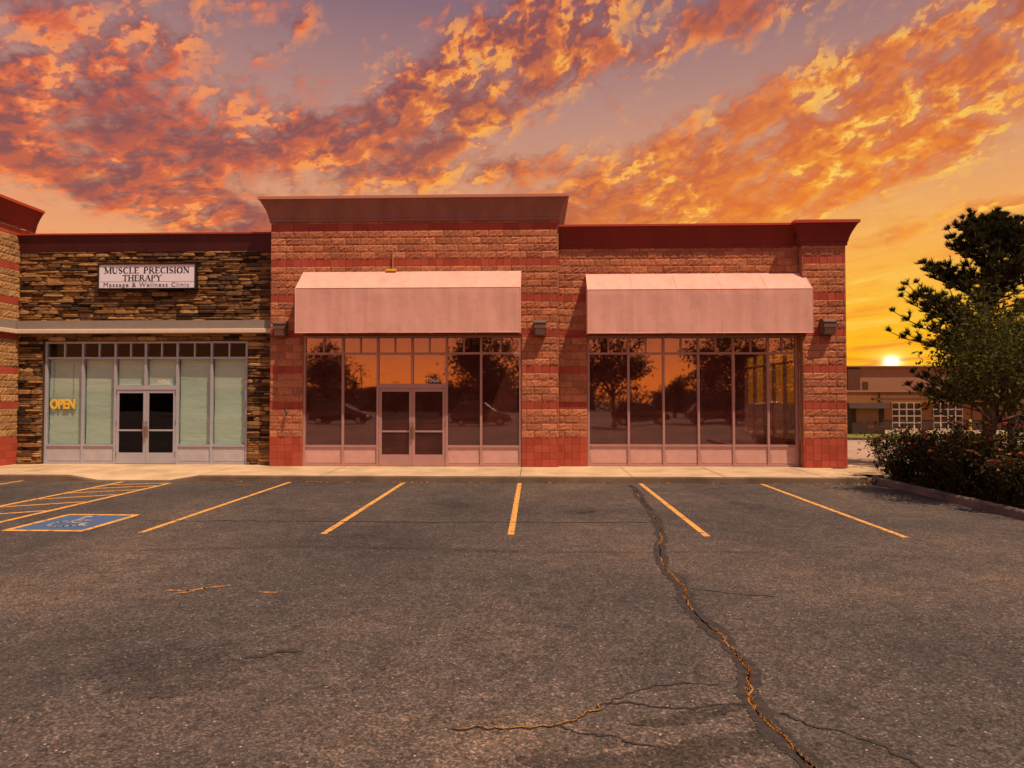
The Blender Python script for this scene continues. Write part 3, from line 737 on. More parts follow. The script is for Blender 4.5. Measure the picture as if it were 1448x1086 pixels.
# ------------------------------------------------------------------ MASONRY
CH = 0.189
def row_kind(i):          # course index from the base
    if i < 4: return 'base'
    return 'red' if (i-4) % 5 == 4 else 'split'
def cmu(mb, Pf, a0, a1, z0, z1, opening=None, plain_above=None, skip_red=(), msplit=0, mred=1, mback=2, thick=0.2, outer=None):
    """courses of block; Pf(a, z, d) gives the world point, d outward. opening=(a0,a1,z0,z1)"""
    i = 0
    segs = []
    while True:
        za = 0.13 + i*CH; zb = za + CH
        if za >= z1-0.01: break
        k = row_kind(i)
        if i in skip_red: k = 'split'
        subs = [(max(za, z0), min(zb, z1))]
        if opening:
            for zc in (opening[2], opening[3]):
                s2 = []
                for p, q in subs:
                    if p+0.02 < zc < q-0.02: s2 += [(p, zc), (zc, q)]
                    else: s2.append((p, q))
                subs = s2
        for p, q in subs:
            if q-p < 0.02: continue
            zc = (p+q)/2
            ivs = [(a0, a1)]
            if opening and opening[2] < zc < opening[3]:
                ivs = [(a0, opening[0]), (opening[1], a1)]
            wd = 0.2 if (k == 'base' or (k == 'red' and (i*7 % 3) != 0)) else 0.4
            off = (wd/2 if (i % 2 and k == 'split') else 0)
            for (s, e) in ivs:
                if e-s < 0.02: continue
                c = math.floor((s-off)/wd)*wd + off
                while c < e-0.01:
                    p0, p1 = max(c, s), min(c+wd, e)
                    if p1-p0 > 0.015: segs.append((p0, p1, p, q, k))
                    c += wd
        i += 1
    g = 0.0035
    for (p0, p1, p, q, k) in segs:
        x0, x1, y0, y1 = p0+g, p1-g, p+g, q-g
        if x1-x0 < 0.01: continue
        t = rnd()
        if k != 'split':
            e = 0.004
            vs = [Pf(x0,y0,-0.02),Pf(x1,y0,-0.02),Pf(x1,y1,-0.02),Pf(x0,y1,-0.02),
                  Pf(x0,y0,-0.001),Pf(x1,y0,-0.001),Pf(x1,y1,-0.001),Pf(x0,y1,-0.001),
                  Pf(x0+e,y0+e,0.003),Pf(x1-e,y0+e,0.003),Pf(x1-e,y1-e,0.003),Pf(x0+e,y1-e,0.003)]
            fs = [(8,9,10,11)] + [(4+a, 4+(a+1)%4, 8+(a+1)%4, 8+a) for a in range(4)] + [(a, (a+1)%4, 4+(a+1)%4, 4+a) for a in range(4)]
            mb.add(vs, fs, mred, t)
        else:
            nx = max(2, int(round((x1-x0)/0.034))); nz = max(2, int(round((y1-y0)/0.034)))
            vs = []; fs = []; sx, sy = ru(0, 99), ru(0, 99); ta, tb = ru(-.5, .5), ru(-.5, .5); sc = ru(6, 10); an = ru(0.4, 1.1)
            ca, sa = math.cos(an), math.sin(an)
            for jz in range(nz+1):
                for jx in range(nx+1):
                    xx = x0+(x1-x0)*jx/nx; zz = y0+(y1-y0)*jz/nz
                    if jx in (0, nx) or jz in (0, nz): d = 0.002 + 0.004*rnd()
                    else:
                        fx = (xx-x0)*ca+(zz-y0)*sa; fz = (zz-y0)*ca-(xx-x0)*sa
                        r1 = noise.noise((fx*sc*0.55+sx, fz*sc*2.2+sy, 0)); r2 = noise.noise((fx*22+sx, fz*30+sy, 3))
                        d = 0.015 + 0.017*r1 + 0.009*r2 + 0.010*(ta*(xx-x0)/(x1-x0)+tb*(zz-y0)/(y1-y0))
                        d = max(d, 0.003)
                    vs.append(Pf(xx, zz, d))
            for jz in range(nz):
                for jx in range(nx):
                    a = jz*(nx+1)+jx; fs.append((a, a+1, a+nx+2, a+nx+1))
            # skirts
            o = len(vs)
            ring = [jx for jx in range(nx+1)] + [(jz)*(nx+1)+nx for jz in range(1, nz+1)] + [nz*(nx+1)+jx for jx in range(nx-1, -1, -1)] + [jz*(nx+1) for jz in range(nz-1, 0, -1)]
            coords = [(x0+(x1-x0)*(r % (nx+1))/nx, y0+(y1-y0)*(r//(nx+1))/nz) for r in ring]
            vs += [Pf(a, b, -0.02) for a, b in coords]
            m = len(ring)
            for q2 in range(m): fs.append((o+q2, o+(q2+1) % m, ring[(q2+1) % m], ring[q2]))
            mb.add(vs, fs, msplit, t)
    # solid backing
    rects = [(a0, a1, z0, z1)]
    if opening:
        rects = []
        if opening[0]-a0 > 0.01: rects.append((a0, opening[0], z0, z1))
        if a1-opening[1] > 0.01: rects.append((opening[1], a1, z0, z1))
        rects.append((opening[0], opening[1], opening[3], z1))
        if opening[2]-z0 > 0.01: rects.append((opening[0], opening[1], z0, opening[2]))
    for (p0, p1, q0, q1) in rects:
        A = [Pf(p0,q0,-0.007),Pf(p1,q0,-0.007),Pf(p1,q1,-0.007),Pf(p0,q1,-0.007)]
        B = [Pf(p0,q0,-thick),Pf(p1,q0,-thick),Pf(p1,q1,-thick),Pf(p0,q1,-thick)]
        mb.add(A+B, [(0,1,2,3),(7,6,5,4),(0,4,5,1),(1,5,6,2),(2,6,7,3),(3,7,4,0)], mback, 0.5)
def front(y0): return lambda a, z, d: (a, y0-d, z)
def right_face(x0): return lambda a, z, d: (x0+d, a, z)

def cornice(name, parent, x0, x1, yb, prof, mats, ret_l=None, ret_r=None, cap=None):
    """moulding round the front and (optionally) returns along both sides. prof: (outward, z) from bottom to top; mitred."""
    mb = MB(); rows = []
    for (o, z, m) in prof:
        row = []
        if ret_l is not None: row.append((x0-o, ret_l, z))
        row.append((x0-(o if ret_l is not None else 0), yb-o, z))
        row.append((x1+(o if ret_r is not None else 0), yb-o, z))
        if ret_r is not None: row.append((x1+o, ret_r, z))
        rows.append((row, m))
    for i in range(len(rows)-1):
        a, b = rows[i][0], rows[i+1][0]
        for k in range(len(a)-1):
            mb.quad(a[k], a[k+1], b[k+1], b[k], rows[i][1], 0.5)
    # top and underside closed back to the wall
    for row, z in ((rows[-1][0], prof[-1][1]),):
        pts = list(row)
        if ret_l is None: pts = [(x0, yb+0.35, z)] + pts
        if ret_r is None: pts = pts + [(x1, yb+0.35, z)]
        mb.add(pts, [tuple(range(len(pts)))], rows[-1][1], 0.5)
    # ends where there is no return
    if ret_l is None:
        pts = [(x0, yb-o, z) for o, z, _ in prof]; pts += [(x0, yb+0.1, prof[-1][1]), (x0, yb+0.1, prof[0][1])]
        mb.add(pts, [tuple(range(len(pts)))], 0, 0.5)
    if ret_r is None:
        pts = [(x1, yb-o, z) for o, z, _ in prof]; pts += [(x1, yb+0.1, prof[-1][1]), (x1, yb+0.1, prof[0][1])]
        mb.add(pts, [tuple(range(len(pts)))[::-1]], 0, 0.5)
    return mb.build(name, mats, parent)
def flare(z0, z1, out, zcap, lip=0.03):
    """cove: small bead, concave sweep, metal lip"""
    p = [(0.0, z0-0.09, 0), (0.035, z0-0.09, 0), (0.035, z0-0.01, 0), (0.05, z0, 0)]
    for k in range(1, 7):
        a = k/6.0; p.append((0.05+(out-0.05)*(a**1.5), z0+(z1-z0)*a, 0))
    p[-1] = (out, z1, 1)
    p += [(out+lip, z1+0.004, 1), (out+lip, zcap, 1)]
    return p

# ------------------------------------------------------------------ STOREFRONTS
def storefront(root, xs, y, z0, zs, zt, z1, door=None, frame='alu', panel='panel', glass='glass_dark', dglass='glass_mid', zh=2.25, trans_glass=None, door_frame=True):
    fr = MB(); W = 0.06
    for i, x in enumerate(xs):
        if door and door[0] < i < door[1]:
            fr.box(x-W/2, x+W/2, y, y+0.11, zh+0.06, z1)
        else:
            fr.bbox(x-W/2, x+W/2, y, y+0.11, z0, z1, 0.004)
    H = 0.055; e = 0.006
    for i in range(len(xs)-1):
        a, b = xs[i]+W/2, xs[i+1]-W/2
        dr = door and door[0] <= i < door[1]
        for z in ([z1-H/2, zt] + ([] if dr else [zs, z0+H/2])):
            fr.box(a, b, y+e, y+0.10, z-H/2, z+H/2)
        m = (a+b)/2
        fr.box(m-0.02, m+0.02, y+e+.003, y+0.095, zt+H/2, z1-H)
    if door:
        fr.box(xs[door[0]]+W/2, xs[door[1]]-W/2, y+0.003, y+0.105, zh-0.06, zh+0.06)
    f = fr.build('storefront_frame', M[frame], root)
    for i in range(len(xs)-1):
        a, b = xs[i]+W/2, xs[i+1]-W/2
        dr = door and door[0] <= i < door[1]
        m = (a+b)/2
        for (p, q) in ((a, m-0.02), (m+0.02, b)):
            g = MB(); g.box(p-.004, q+.004, y+0.052, y+0.062, zt+H/2-.004, z1-H+.004); g.build('transom_pane', M[trans_glass or glass], f)
        g = MB(); zb = (zh+0.06) if dr else zs+H/2
        g.box(a-.004, b+.004, y+0.052, y+0.062, zb-.004, zt-H/2+.004); g.build('window_pane', M[glass], f)
        if not dr:
            g = MB(); g.bbox(a-.004, b+.004, y+0.035, y+0.075, z0+H-.004, zs-H/2+.004, 0.004)
            g.bbox(a+0.03, b-0.03, y+0.028, y+0.034, z0+H+0.03, zs-H/2-0.19, 0.002)
            g.build('bulkhead_panel', M[panel], f)
    if door:
        xa, xb = xs[door[0]]+W/2+0.004, xs[door[1]]-W/2-0.004
        xm = (xa+xb)/2
        for side, (a, b) in enumerate(((xa, xm-0.003), (xm+0.003, xb))):
            d = MB(); st = 0.075; zt2 = zh-0.065; zb2 = z0+0.012
            d.bbox(a, a+st, y+0.015, y+0.065, zb2, zt2, .004); d.bbox(b-st, b, y+0.015, y+0.065, zb2, zt2, .004)
            d.box(a+st, b-st, y+0.018, y+0.062, zt2-0.085, zt2); d.box(a+st, b-st, y+0.018, y+0.062, zb2, zb2+0.30)
            d.box(a+st, b-st, y+0.012, y+0.05, 1.03, 1.075)
            dd = d.build('door', M[frame], root)
            g = MB(); g.box(a+st-.004, b-st+.004, y+0.036, y+0.044, zb2+0.296, zt2-0.081); g.build('glass', M[dglass], dd)
            h = MB(); hx = b-st*0.45 if side == 0 else a+st*0.45
            h.tube([(hx,y+0.02,0.88),(hx,y-0.05,0.88),(hx,y-0.05,1.28),(hx,y+0.02,1.28)], 0.013, 8)
            h.bbox(hx-0.03, hx+0.03, y+0.004, y+0.014, 0.86, 1.16, .003); h.build('handle', M['steel'], dd)
            x_h = a+0.012 if side == 0 else b-0.012
            for z in (0.35, 1.2, 2.02):
                hg = MB(); hg.tube([(x_h,y+0.01,z),(x_h,y+0.01,z+0.11)], 0.011, 8); hg.build('hinge', M['steel'], dd)
    return f

def text_obj(body, size, mat, name, parent, x, y, z, width=None, bold=0.0, depth=0.004, space=1.0):
    cu = bpy.data.curves.new('t', 'FONT'); cu.body = body; cu.size = size; cu.extrude = depth; cu.offset = bold; cu.space_character = space
    cu.align_x = 'CENTER'
    o = bpy.data.objects.new('t', cu); COL.objects.link(o); bpy.context.view_layer.update()
    me = bpy.data.meshes.new_from_object(o.evaluated_get(bpy.context.evaluated_depsgraph_get()))
    bpy.data.objects.remove(o); bpy.data.curves.remove(cu)
    xs_ = [v.co.x for v in me.vertices]; k = (width/(max(xs_)-min(xs_))) if width else 1.0
    cxx = (max(xs_)+min(xs_))/2
    r = parent
    while r is not None and r.parent is not None: r = r.parent
    off = Vector(r.location) if r is not None else Vector((0,0,0))
    for v in me.vertices:
        px, py, pz = v.co
        v.co = Vector(((px-cxx)*k + x, y - pz, z + py)) - off
    me.materials.clear(); me.materials.append(mat)
    ob = bpy.data.objects.new(name, me); COL.objects.link(ob); ob.parent = parent
    return ob

# ------------------------------------------------------------------ BRICK CORNER SHOP
B = thing('brick_shop_building', 'vacant red and tan block corner shop with two pink awnings and one taller stepped section', 'shop', (0.5, 0.0, 0.13))
WM = [M['split'], M['redblock'], M['mortar']]
mb = MB(); cmu(mb, front(0.0), -7.0, 0.645, 0.13, 6.61, (-6.12, -0.32, 0.13, 3.60))
# returns of the tall block (sides)
mb.box(-7.0, -6.8, 0.203, 6.0, 0.13, 6.6, 2); mb.box(0.445, 0.645, 0.203, 6.0, 3.8, 6.6, 2)
w_tall = mb.build('tall_wall', WM, B)
mb = MB(); cmu(mb, front(0.2), 0.65, 6.945, 0.13, 5.93, (1.41, 6.92, 0.13, 3.60), skip_red=(28,))
w_low = mb.build('low_wall', WM, B)
mb = MB(); cmu(mb, front(0.0), 6.95, 8.07, 0.13, 5.93, None)
cmu(mb, right_face(8.075), 0.21, 9.0, 0.13, 5.93, (0.9, 8.0, 0.62, 3.50))
w_pier = mb.build('corner_pier', WM, B)
c1 = cornice('tall_cornice', B, -7.0, 0.645, 0.0, flare(6.70, 7.16, 0.24, 7.235), [M['cornice_tan'], M['coping']], ret_l=4.0, ret_r=4.0)
c2 = cornice('low_cornice', B, 0.66, 6.80, 0.2, flare(5.98, 6.42, 0.235, 6.475, 0.025), [M['cornice_red'], M['coping_red']])
c3 = cornice('pier_cornice', B, 6.95, 8.075, 0.0, flare(5.98, 6.42, 0.235, 6.50, 0.03), [M['cornice_red'], M['coping_red']], ret_l=0.5, ret_r=8.0)
mb = MB(); mb.box(-6.8, 0.44, 0.21, 12.0, 5.4, 5.6); mb.box(0.44, 7.86, 0.41, 12.0, 5.2, 5.4); mb.build('roof', M['roof'], B)
mb = MB(); mb.box(-6.79, 7.86, 0.42, 11.9, 0.10, 0.128, 1); mb.box(-6.79, 7.86, 9.0, 9.2, 0.13, 5.2); mb.box(-6.79, 7.86, 0.42, 9.0, 3.75, 3.85)
mb.box(-6.79, -6.7, 0.42, 9.0, 0.13, 3.75); mb.box(0.40, 0.55, 0.8, 9.0, 0.13, 3.75); mb.box(4.1, 4.65, 3.4, 3.9, 0.13, 3.75); mb.box(2.55, 3.05, 4.2, 4.7, 0.13, 3.75)
mb.build('interior_room', [M['interior'], M['int_floor']], B)
sfL = storefront(B, [-6.09, -5.06, -4.13, -3.215, -2.30, -1.39, -0.355], 0.03, 0.13, 0.66, 3.11, 3.585, (2, 4), dglass='glass_door_red')
sfR = storefront(B, [1.445, 2.50, 3.42, 4.335, 5.245, 6.15, 6.885], 0.235, 0.13, 0.68, 3.11, 3.585)
# side shopfront on the right wall (seen through the glass)
fr = MB()
for yy in (0.93, 1.9, 2.95, 4.0, 5.0, 5.85, 6.9, 7.97): fr.bbox(7.92, 8.03, yy-0.03, yy+0.03, 0.65, 3.5, .004)
for zz in (0.65, 3.05, 3.47):
    for k in range(7):
        ya = (0.93, 1.9, 2.95, 4.0, 5.0, 5.85, 6.9, 7.97)
        fr.box(7.925, 8.025, ya[k]+0.03, ya[k+1]-0.03, zz-0.028, zz+0.028)
sf = fr.build('side_shopfront_frame', M['alu'], B)
for k in range(7):
    g = MB(); g.box(7.97, 7.98, ya[k]+0.026, ya[k+1]-0.026, 0.675, 3.025); g.build('window_pane', M['glass_clear'], sf)
    g = MB(); g.box(7.97, 7.98, ya[k]+0.026, ya[k+1]-0.026, 3.075, 3.445); g.build('transom_pane', M['glass_clear'], sf)
text_obj('1066', 0.165, M['white_letters'], 'address_number', B, -2.66, 0.072, 2.345, width=0.32, bold=0.0, depth=0.003)
# conduit above the awning, hose bib on the left pier
mb = MB(); mb.tube([(-3.72,-0.05,5.33),(-3.72,-0.05,5.86)], 0.014, 8); mb.tube([(-3.72,-0.05,5.86),(-3.70,-0.045,5.90),(-3.66,0.01,5.92)], 0.014, 8)
mb.build('conduit', M['copper'], B)
mb = MB(); mb.bbox(-3.90, -3.62, -0.10, -0.028, 5.27, 5.33, 0.01); mb.build('junction_box', M['yellow_post'], B)
mb = MB(); mb.tube([(-6.52,0.0,1.55),(-6.52,-0.09,1.55)], 0.018, 8); mb.tube([(-6.52,-0.09,1.60),(-6.52,-0.10,1.47),(-6.52,-0.13,1.38)], 0.02, 8)
mb.tube([(-6.52,-0.10,1.60),(-6.52,-0.10,1.72)], 0.008, 6)
for a in range(8):
    p, q = a*math.pi/4, (a+1)*math.pi/4
    mb.tube([(-6.52+0.045*math.cos(p),-0.125,1.55+0.045*math.sin(p)),(-6.52+0.045*math.cos(q),-0.125,1.55+0.045*math.sin(q))], 0.008, 6)
mb.build('hose_bib', M['lamp_body'], B)

# ------------------------------------------------------------------ AWNINGS
def awning(label, x0, x1, yw, dep, zt, zf, zb):
    root = thing('awning', label, 'awning', ((x0+x1)/2, yw, zb))
    mb = MB(); nx = 44
    yf = yw-dep; yb = yw-0.035
    prof = [(yb, zt)] + [(yb+(yf-yb)*k/5, zt+(zf-zt)*k/5) for k in range(1, 5)] + [(yf, zf)] + [(yf-0.004, zf+(zb-zf)*k/8) for k in range(1, 9)]
    def pt(i, j, inset=0.0):
        x = x0+(x1-x0)*i/nx; y, z = prof[j]
        s = 0.0
        if 0 < i < nx:
            if 0 < j < 5: s = 0.020*math.sin(math.pi*j/5)*(0.4+0.6*abs(math.sin(math.pi*i*5/nx)))
            if j > 5: s = 0.012*math.sin(i*math.pi*5/nx)**2*math.sin(math.pi*(j-5)/8) + 0.009*noise.noise((x*1.6, z*1.2, x0)) + 0.004*noise.noise((x*5, z*2, x0))
        return (x, y+inset+(s if j > 5 else 0), z-inset-(s if j < 6 else 0))
    n = len(prof)
    for i in range(nx):
        for j in range(n-1):
            mb.quad(pt(i,j), pt(i,j+1), pt(i+1,j+1), pt(i+1,j), t=0.5)
    for i, sgn in ((0, 1), (nx, -1)):
        pts = [pt(i, j) for j in range(n)] + [(pt(i,0)[0], yb, zb)]
        mb.add(pts, [tuple(range(len(pts)))[::sgn]], 0, 0.5)
    mb.build('canopy', M['awning'], root)
    e = MB(); r = 0.011
    for x in (x0, x1):
        e.tube([(x,yb,zt),(x,yf,zf),(x,yf,zb)], r, 8)
    e.tube([(x0,yf,zb),(x1,yf,zb)], r, 8); e.tube([(x0,yf,zf+.004),(x1,yf,zf+.004)], 0.007, 6)
    e.build('piping', M['awning_edge'], root)
    for k in range(1, 5):
        x = x0+(x1-x0)*k/5; q = MB()
        q.tube([(x,yb,zt+.001),(x,yb+(yf-yb)*.5,(zt+zf)/2-.003),(x,yf-.001,zf),(x,yf-.001,zb+.02)], 0.0045, 5); q.build('seam', M['awning'], root)
    f = MB()
    for k in range(6):
        x = x0+0.04+(x1-x0-0.08)*k/5
        f.tube([(x,yb+.01,zb+0.02),(x,yf+0.03,zb+0.02)], 0.014, 8)
        f.tube([(x,yb+.01,zb+0.62),(x,yf+0.04,zb+0.03)], 0.010, 6)
    f.tube([(x0+.03,yf+0.03,zb+0.021),(x1-.03,yf+0.03,zb+0.021)], 0.013, 8)
    f.build('support_frame', M['alu'], root)
    return root
awning('long pale pink awning over the shop window with the glass double door', -6.10, -0.34, 0.0, 0.66, 5.27, 4.735, 3.595)
awning('long pale pink awning over the six pane window nearest the building corner', 1.375, 7.05, 0.2, 0.62, 5.205, 4.70, 3.585)

# ------------------------------------------------------------------ WALL LAMPS
def wall_lamp(label, x, yw, z):
    root = thing('wall_lamp', label, 'wall lamp', (x, yw, z), 'wall lamps on the brick shop')
    mb = MB(); w = 0.155
    mb.prism([(yw+0.0,z+0.20),(yw-0.17,z+0.20),(yw-0.27,z+0.13),(yw-0.28,z-0.02),(yw-0.24,z-0.02),(yw-0.20,z-0.19),(yw-0.10,z-0.21),(yw,z-0.19)], x-w, x+w)
    mb.bbox(x-w-0.012, x+w+0.012, yw-0.29, yw-0.005, z+0.10, z+0.135, 0.008)
    mb.bbox(x-w-0.02, x-w-0.001, yw-0.2, yw-0.002, z-0.17, z+0.09, 0.004)
    mb.build('housing', M['lamp_body'], root)
    g = MB(); g.prism([(yw-0.245,z-0.028),(yw-0.253,z-0.028),(yw-0.214,z-0.185),(yw-0.206,z-0.185)], x-w+0.03, x+w-0.03); g.build('lens', M['lamp_lens'], root)
    return root
wall_lamp('bronze wall lamp on the narrow block strip by the stone shop', -6.68, 0.0, 3.76)
wall_lamp('bronze wall lamp on the block wall between the two pink awnings', 0.16, 0.0, 3.76)
wall_lamp('bronze wall lamp on the corner pier nearest the tree', 7.55, 0.0, 3.76)

# ------------------------------------------------------------------ STONE SHOP
S = thing('stone_shop_building', 'therapy shop with rough brown ledgestone front, dark red fascia and pale green window shades', 'shop', (-10.6, 0.4, 0.13))
mb = MB()
SY = 0.4
OPN = (-13.45, -7.78, 0.13, 3.50)
def ledge(mb, x0, x1, z0, z1):
    z = z0
    while z < z1-0.015:
        h = min(ru(0.045, 0.125), z1-z)
        x = x0 - ru(0, 0.2)
        while x < x1:
            wd = ru(0.18, 0.68)*(1.2 if h < .07 else 0.85)
            a, b = max(x, x0), min(x+wd, x1)
            if b-a > 0.02:
                hh = h; zz = z
                if rnd() < 0.3 and h > 0.085: # two thin stones stacked
                    parts = [(z, z+h*0.48), (z+h*0.48, z+h)]
                else: parts = [(z, z+h)]
                for (p, q) in parts:
                    d = 0.030+0.065*rnd()**1.3; g = ru(0.002, 0.006); t = min(1, max(0, random.gauss(0.47, 0.27)))
                    n = max(2, int((b-a)/0.07)); c = ru(0.008, 0.018); v = []; f = []
                    sd = ru(0, 50); slope = ru(-0.3, 0.3)
                    for k in range(n+1):
                        xx = a+g+(b-a-2*g)*k/n
                        endk = 1.0 if 0 < k < n else 0.72
                        dd = d*endk*(1+slope*(k/n-0.5)) + 0.012*noise.noise((xx*9+sd, p*9, 0))
                        wz0 = 0.009*noise.noise((xx*7+sd, 1, 0)); wz1 = 0.009*noise.noise((xx*7+sd, 5, 0))
                        e = 0.0 if 0 < k < n else 0.25*(q-p)
                        zl, zh_ = p+g*.6+max(wz0, -0.004)+e*.5, q-g*.6+min(wz1, 0.004)-e*.5
                        v += [(xx, SY+0.02, zl), (xx, SY-max(dd-c, 0.01), zl), (xx, SY-dd, zl+min(c, (zh_-zl)*.3)), (xx, SY-dd-0.006*noise.noise((xx*13+sd, 9, 0)), zh_-min(c, (zh_-zl)*.3)), (xx, SY-max(dd-c*1.4, 0.01), zh_), (xx, SY+0.02, zh_)]
                    for k in range(n):
                        for r in range(5):
                            f.append((k*6+r, k*6+6+r, k*6+7+r, k*6+r+1))
                    f.append(tuple(range(6))); f.append(tuple(n*6+r for r in range(6))[::-1])
                    mb.add(v, f, 0, t)
            x += wd
        z += h
ledge(mb, -14.14, -7.01, 4.03, 5.93)
ledge(mb, -14.14, -7.01, 3.50, 3.68)
ledge(mb, -14.14, -13.47, 0.13, 3.50)
ledge(mb, -7.76, -7.01, 0.13, 3.50)
for (a, b, c, d) in ((-14.15, OPN[0], 0.13, 5.95), (OPN[1], -7.01, 0.13, 5.95), (OPN[0], OPN[1], OPN[3], 5.95)):
    mb.box(a, b, SY+0.0, SY+0.2, c, d, 1)
mb.build('stone_wall', [M['stone'], M['stoneback']], S)
mb = MB(); mb.box(-14.14, -7.01, 0.20, SY-0.002, 3.80, 4.03); mb.build('canopy_beam', M['grey_metal'], S)
mb = MB(); mb.bbox(-14.14, -7.01, 0.15, SY-0.004, 3.685, 3.797, .012); mb.build('beam_trim', M['white_trim'], S)
cornice('fascia', S, -14.14, -7.01, SY, [(0.0, 5.89, 0), (0.03, 5.89, 0), (0.05, 5.93, 0), (0.14, 6.38, 1), (0.17, 6.385, 1), (0.17, 6.425, 1)], [M['dark_red'], M['coping_red']])
mb = MB(); mb.box(-14.14, -7.01, 0.62, 12, 5.3, 5.5); mb.build('roof', M['roof'], S)
mb = MB(); mb.box(-14.1, -7.1, 0.62, 9, 0.10, 0.128, 1); mb.box(-14.1, -7.1, 6.0, 6.2, 0.13, 3.7); mb.box(-14.1, -7.1, 0.62, 6, 3.7, 3.8); mb.box(-14.1, -14.0, 0.62, 6, 0.13, 3.7)
mb.box(-7.2, -7.1, 0.62, 6, .13, 3.7); mb.build('interior_room', [M['interior'], M['int_floor']], S)
LX = [-13.41, -12.38, -11.47, -10.62, -9.74, -8.79, -7.82]
storefront(S, LX, SY+0.03, 0.13, 0.64, 3.03, 3.485, (2, 4), 'alu2', 'panel2', 'glass_clear', 'glass_mid', zh=2.22)
for i in range(6):
    a, b = LX[i]+0.04, LX[i+1]-0.04
    zb = 2.29 if i in (2, 3) else 0.68
    mb = MB(); n = 14; zt_ = 2.98; yy = SY+0.15
    for k in range(n):
        p, q = zb+(zt_-zb)*k/n, zb+(zt_-zb)*(k+1)/n
        fy = lambda z: yy + 0.006*math.sin(z*5.1+i) + 0.004*noise.noise((i*3.3, z*3, 0))
        mb.quad((a,fy(p),p),(b,fy(p)+0.004,p),(b,fy(q)+0.004,q),(a,fy(q),q))
    mb.tube([(a,yy,zb),(b,yy,zb)], 0.012, 6); mb.tube([(a,yy+.02,zt_+0.02),(b,yy+.02,zt_+0.02)], 0.03, 8)
    mb.build('roller_shade', M['blind'], S)
text_obj('1056', 0.175, M['white_letters'], 'address_number', S, -10.12, SY+0.072, 2.315, width=0.32, bold=0.0, depth=0.003)
# sofa-like waiting chairs dim behind the door
mb = MB(); mb.bbox(-11.3, -10.6, 2.2, 2.9, 0.13, 0.55, .04); mb.bbox(-11.3, -10.6, 2.75, 2.95, 0.55, 1.05, .05)
mb.build('armchair', M['interior'], None, org=(-10.95, 2.5, 0.13)); tag(bpy.data.objects['armchair'], 'dim armchair inside the stone shop behind the glass door', 'armchair')

# shop sign
sg = thing('shop_sign', 'white sign in a black frame on the ledgestone wall lettered with a therapy business name', 'sign', (-10.49, 0.30, 4.89))
mb = MB(); x0, x1, z0, z1 = -11.84, -9.13, 4.885, 5.585
for a, b, c, d in ((x0,x1,z0,z0+0.03),(x0,x1,z1-0.03,z1),(x0,x0+0.03,z0+.03,z1-.03),(x1-0.03,x1,z0+.03,z1-.03)): mb.box(a, b, 0.19, 0.36, c, d)
mb.build('frame', M['black'], sg)
mb = MB(); mb.box(x0+0.03, x1-0.03, 0.215, 0.34, z0+0.03, z1-0.03); mb.build('face', M['white_sign'], sg)
T, t_ = 0.20, 0.075
def arcp(cx, cy, rx, ry, a0, a1, n=9): return [(cx+rx*math.cos(R(a0+(a1-a0)*k/n)), cy+ry*math.sin(R(a0+(a1-a0)*k/n))) for k in range(n+1)]
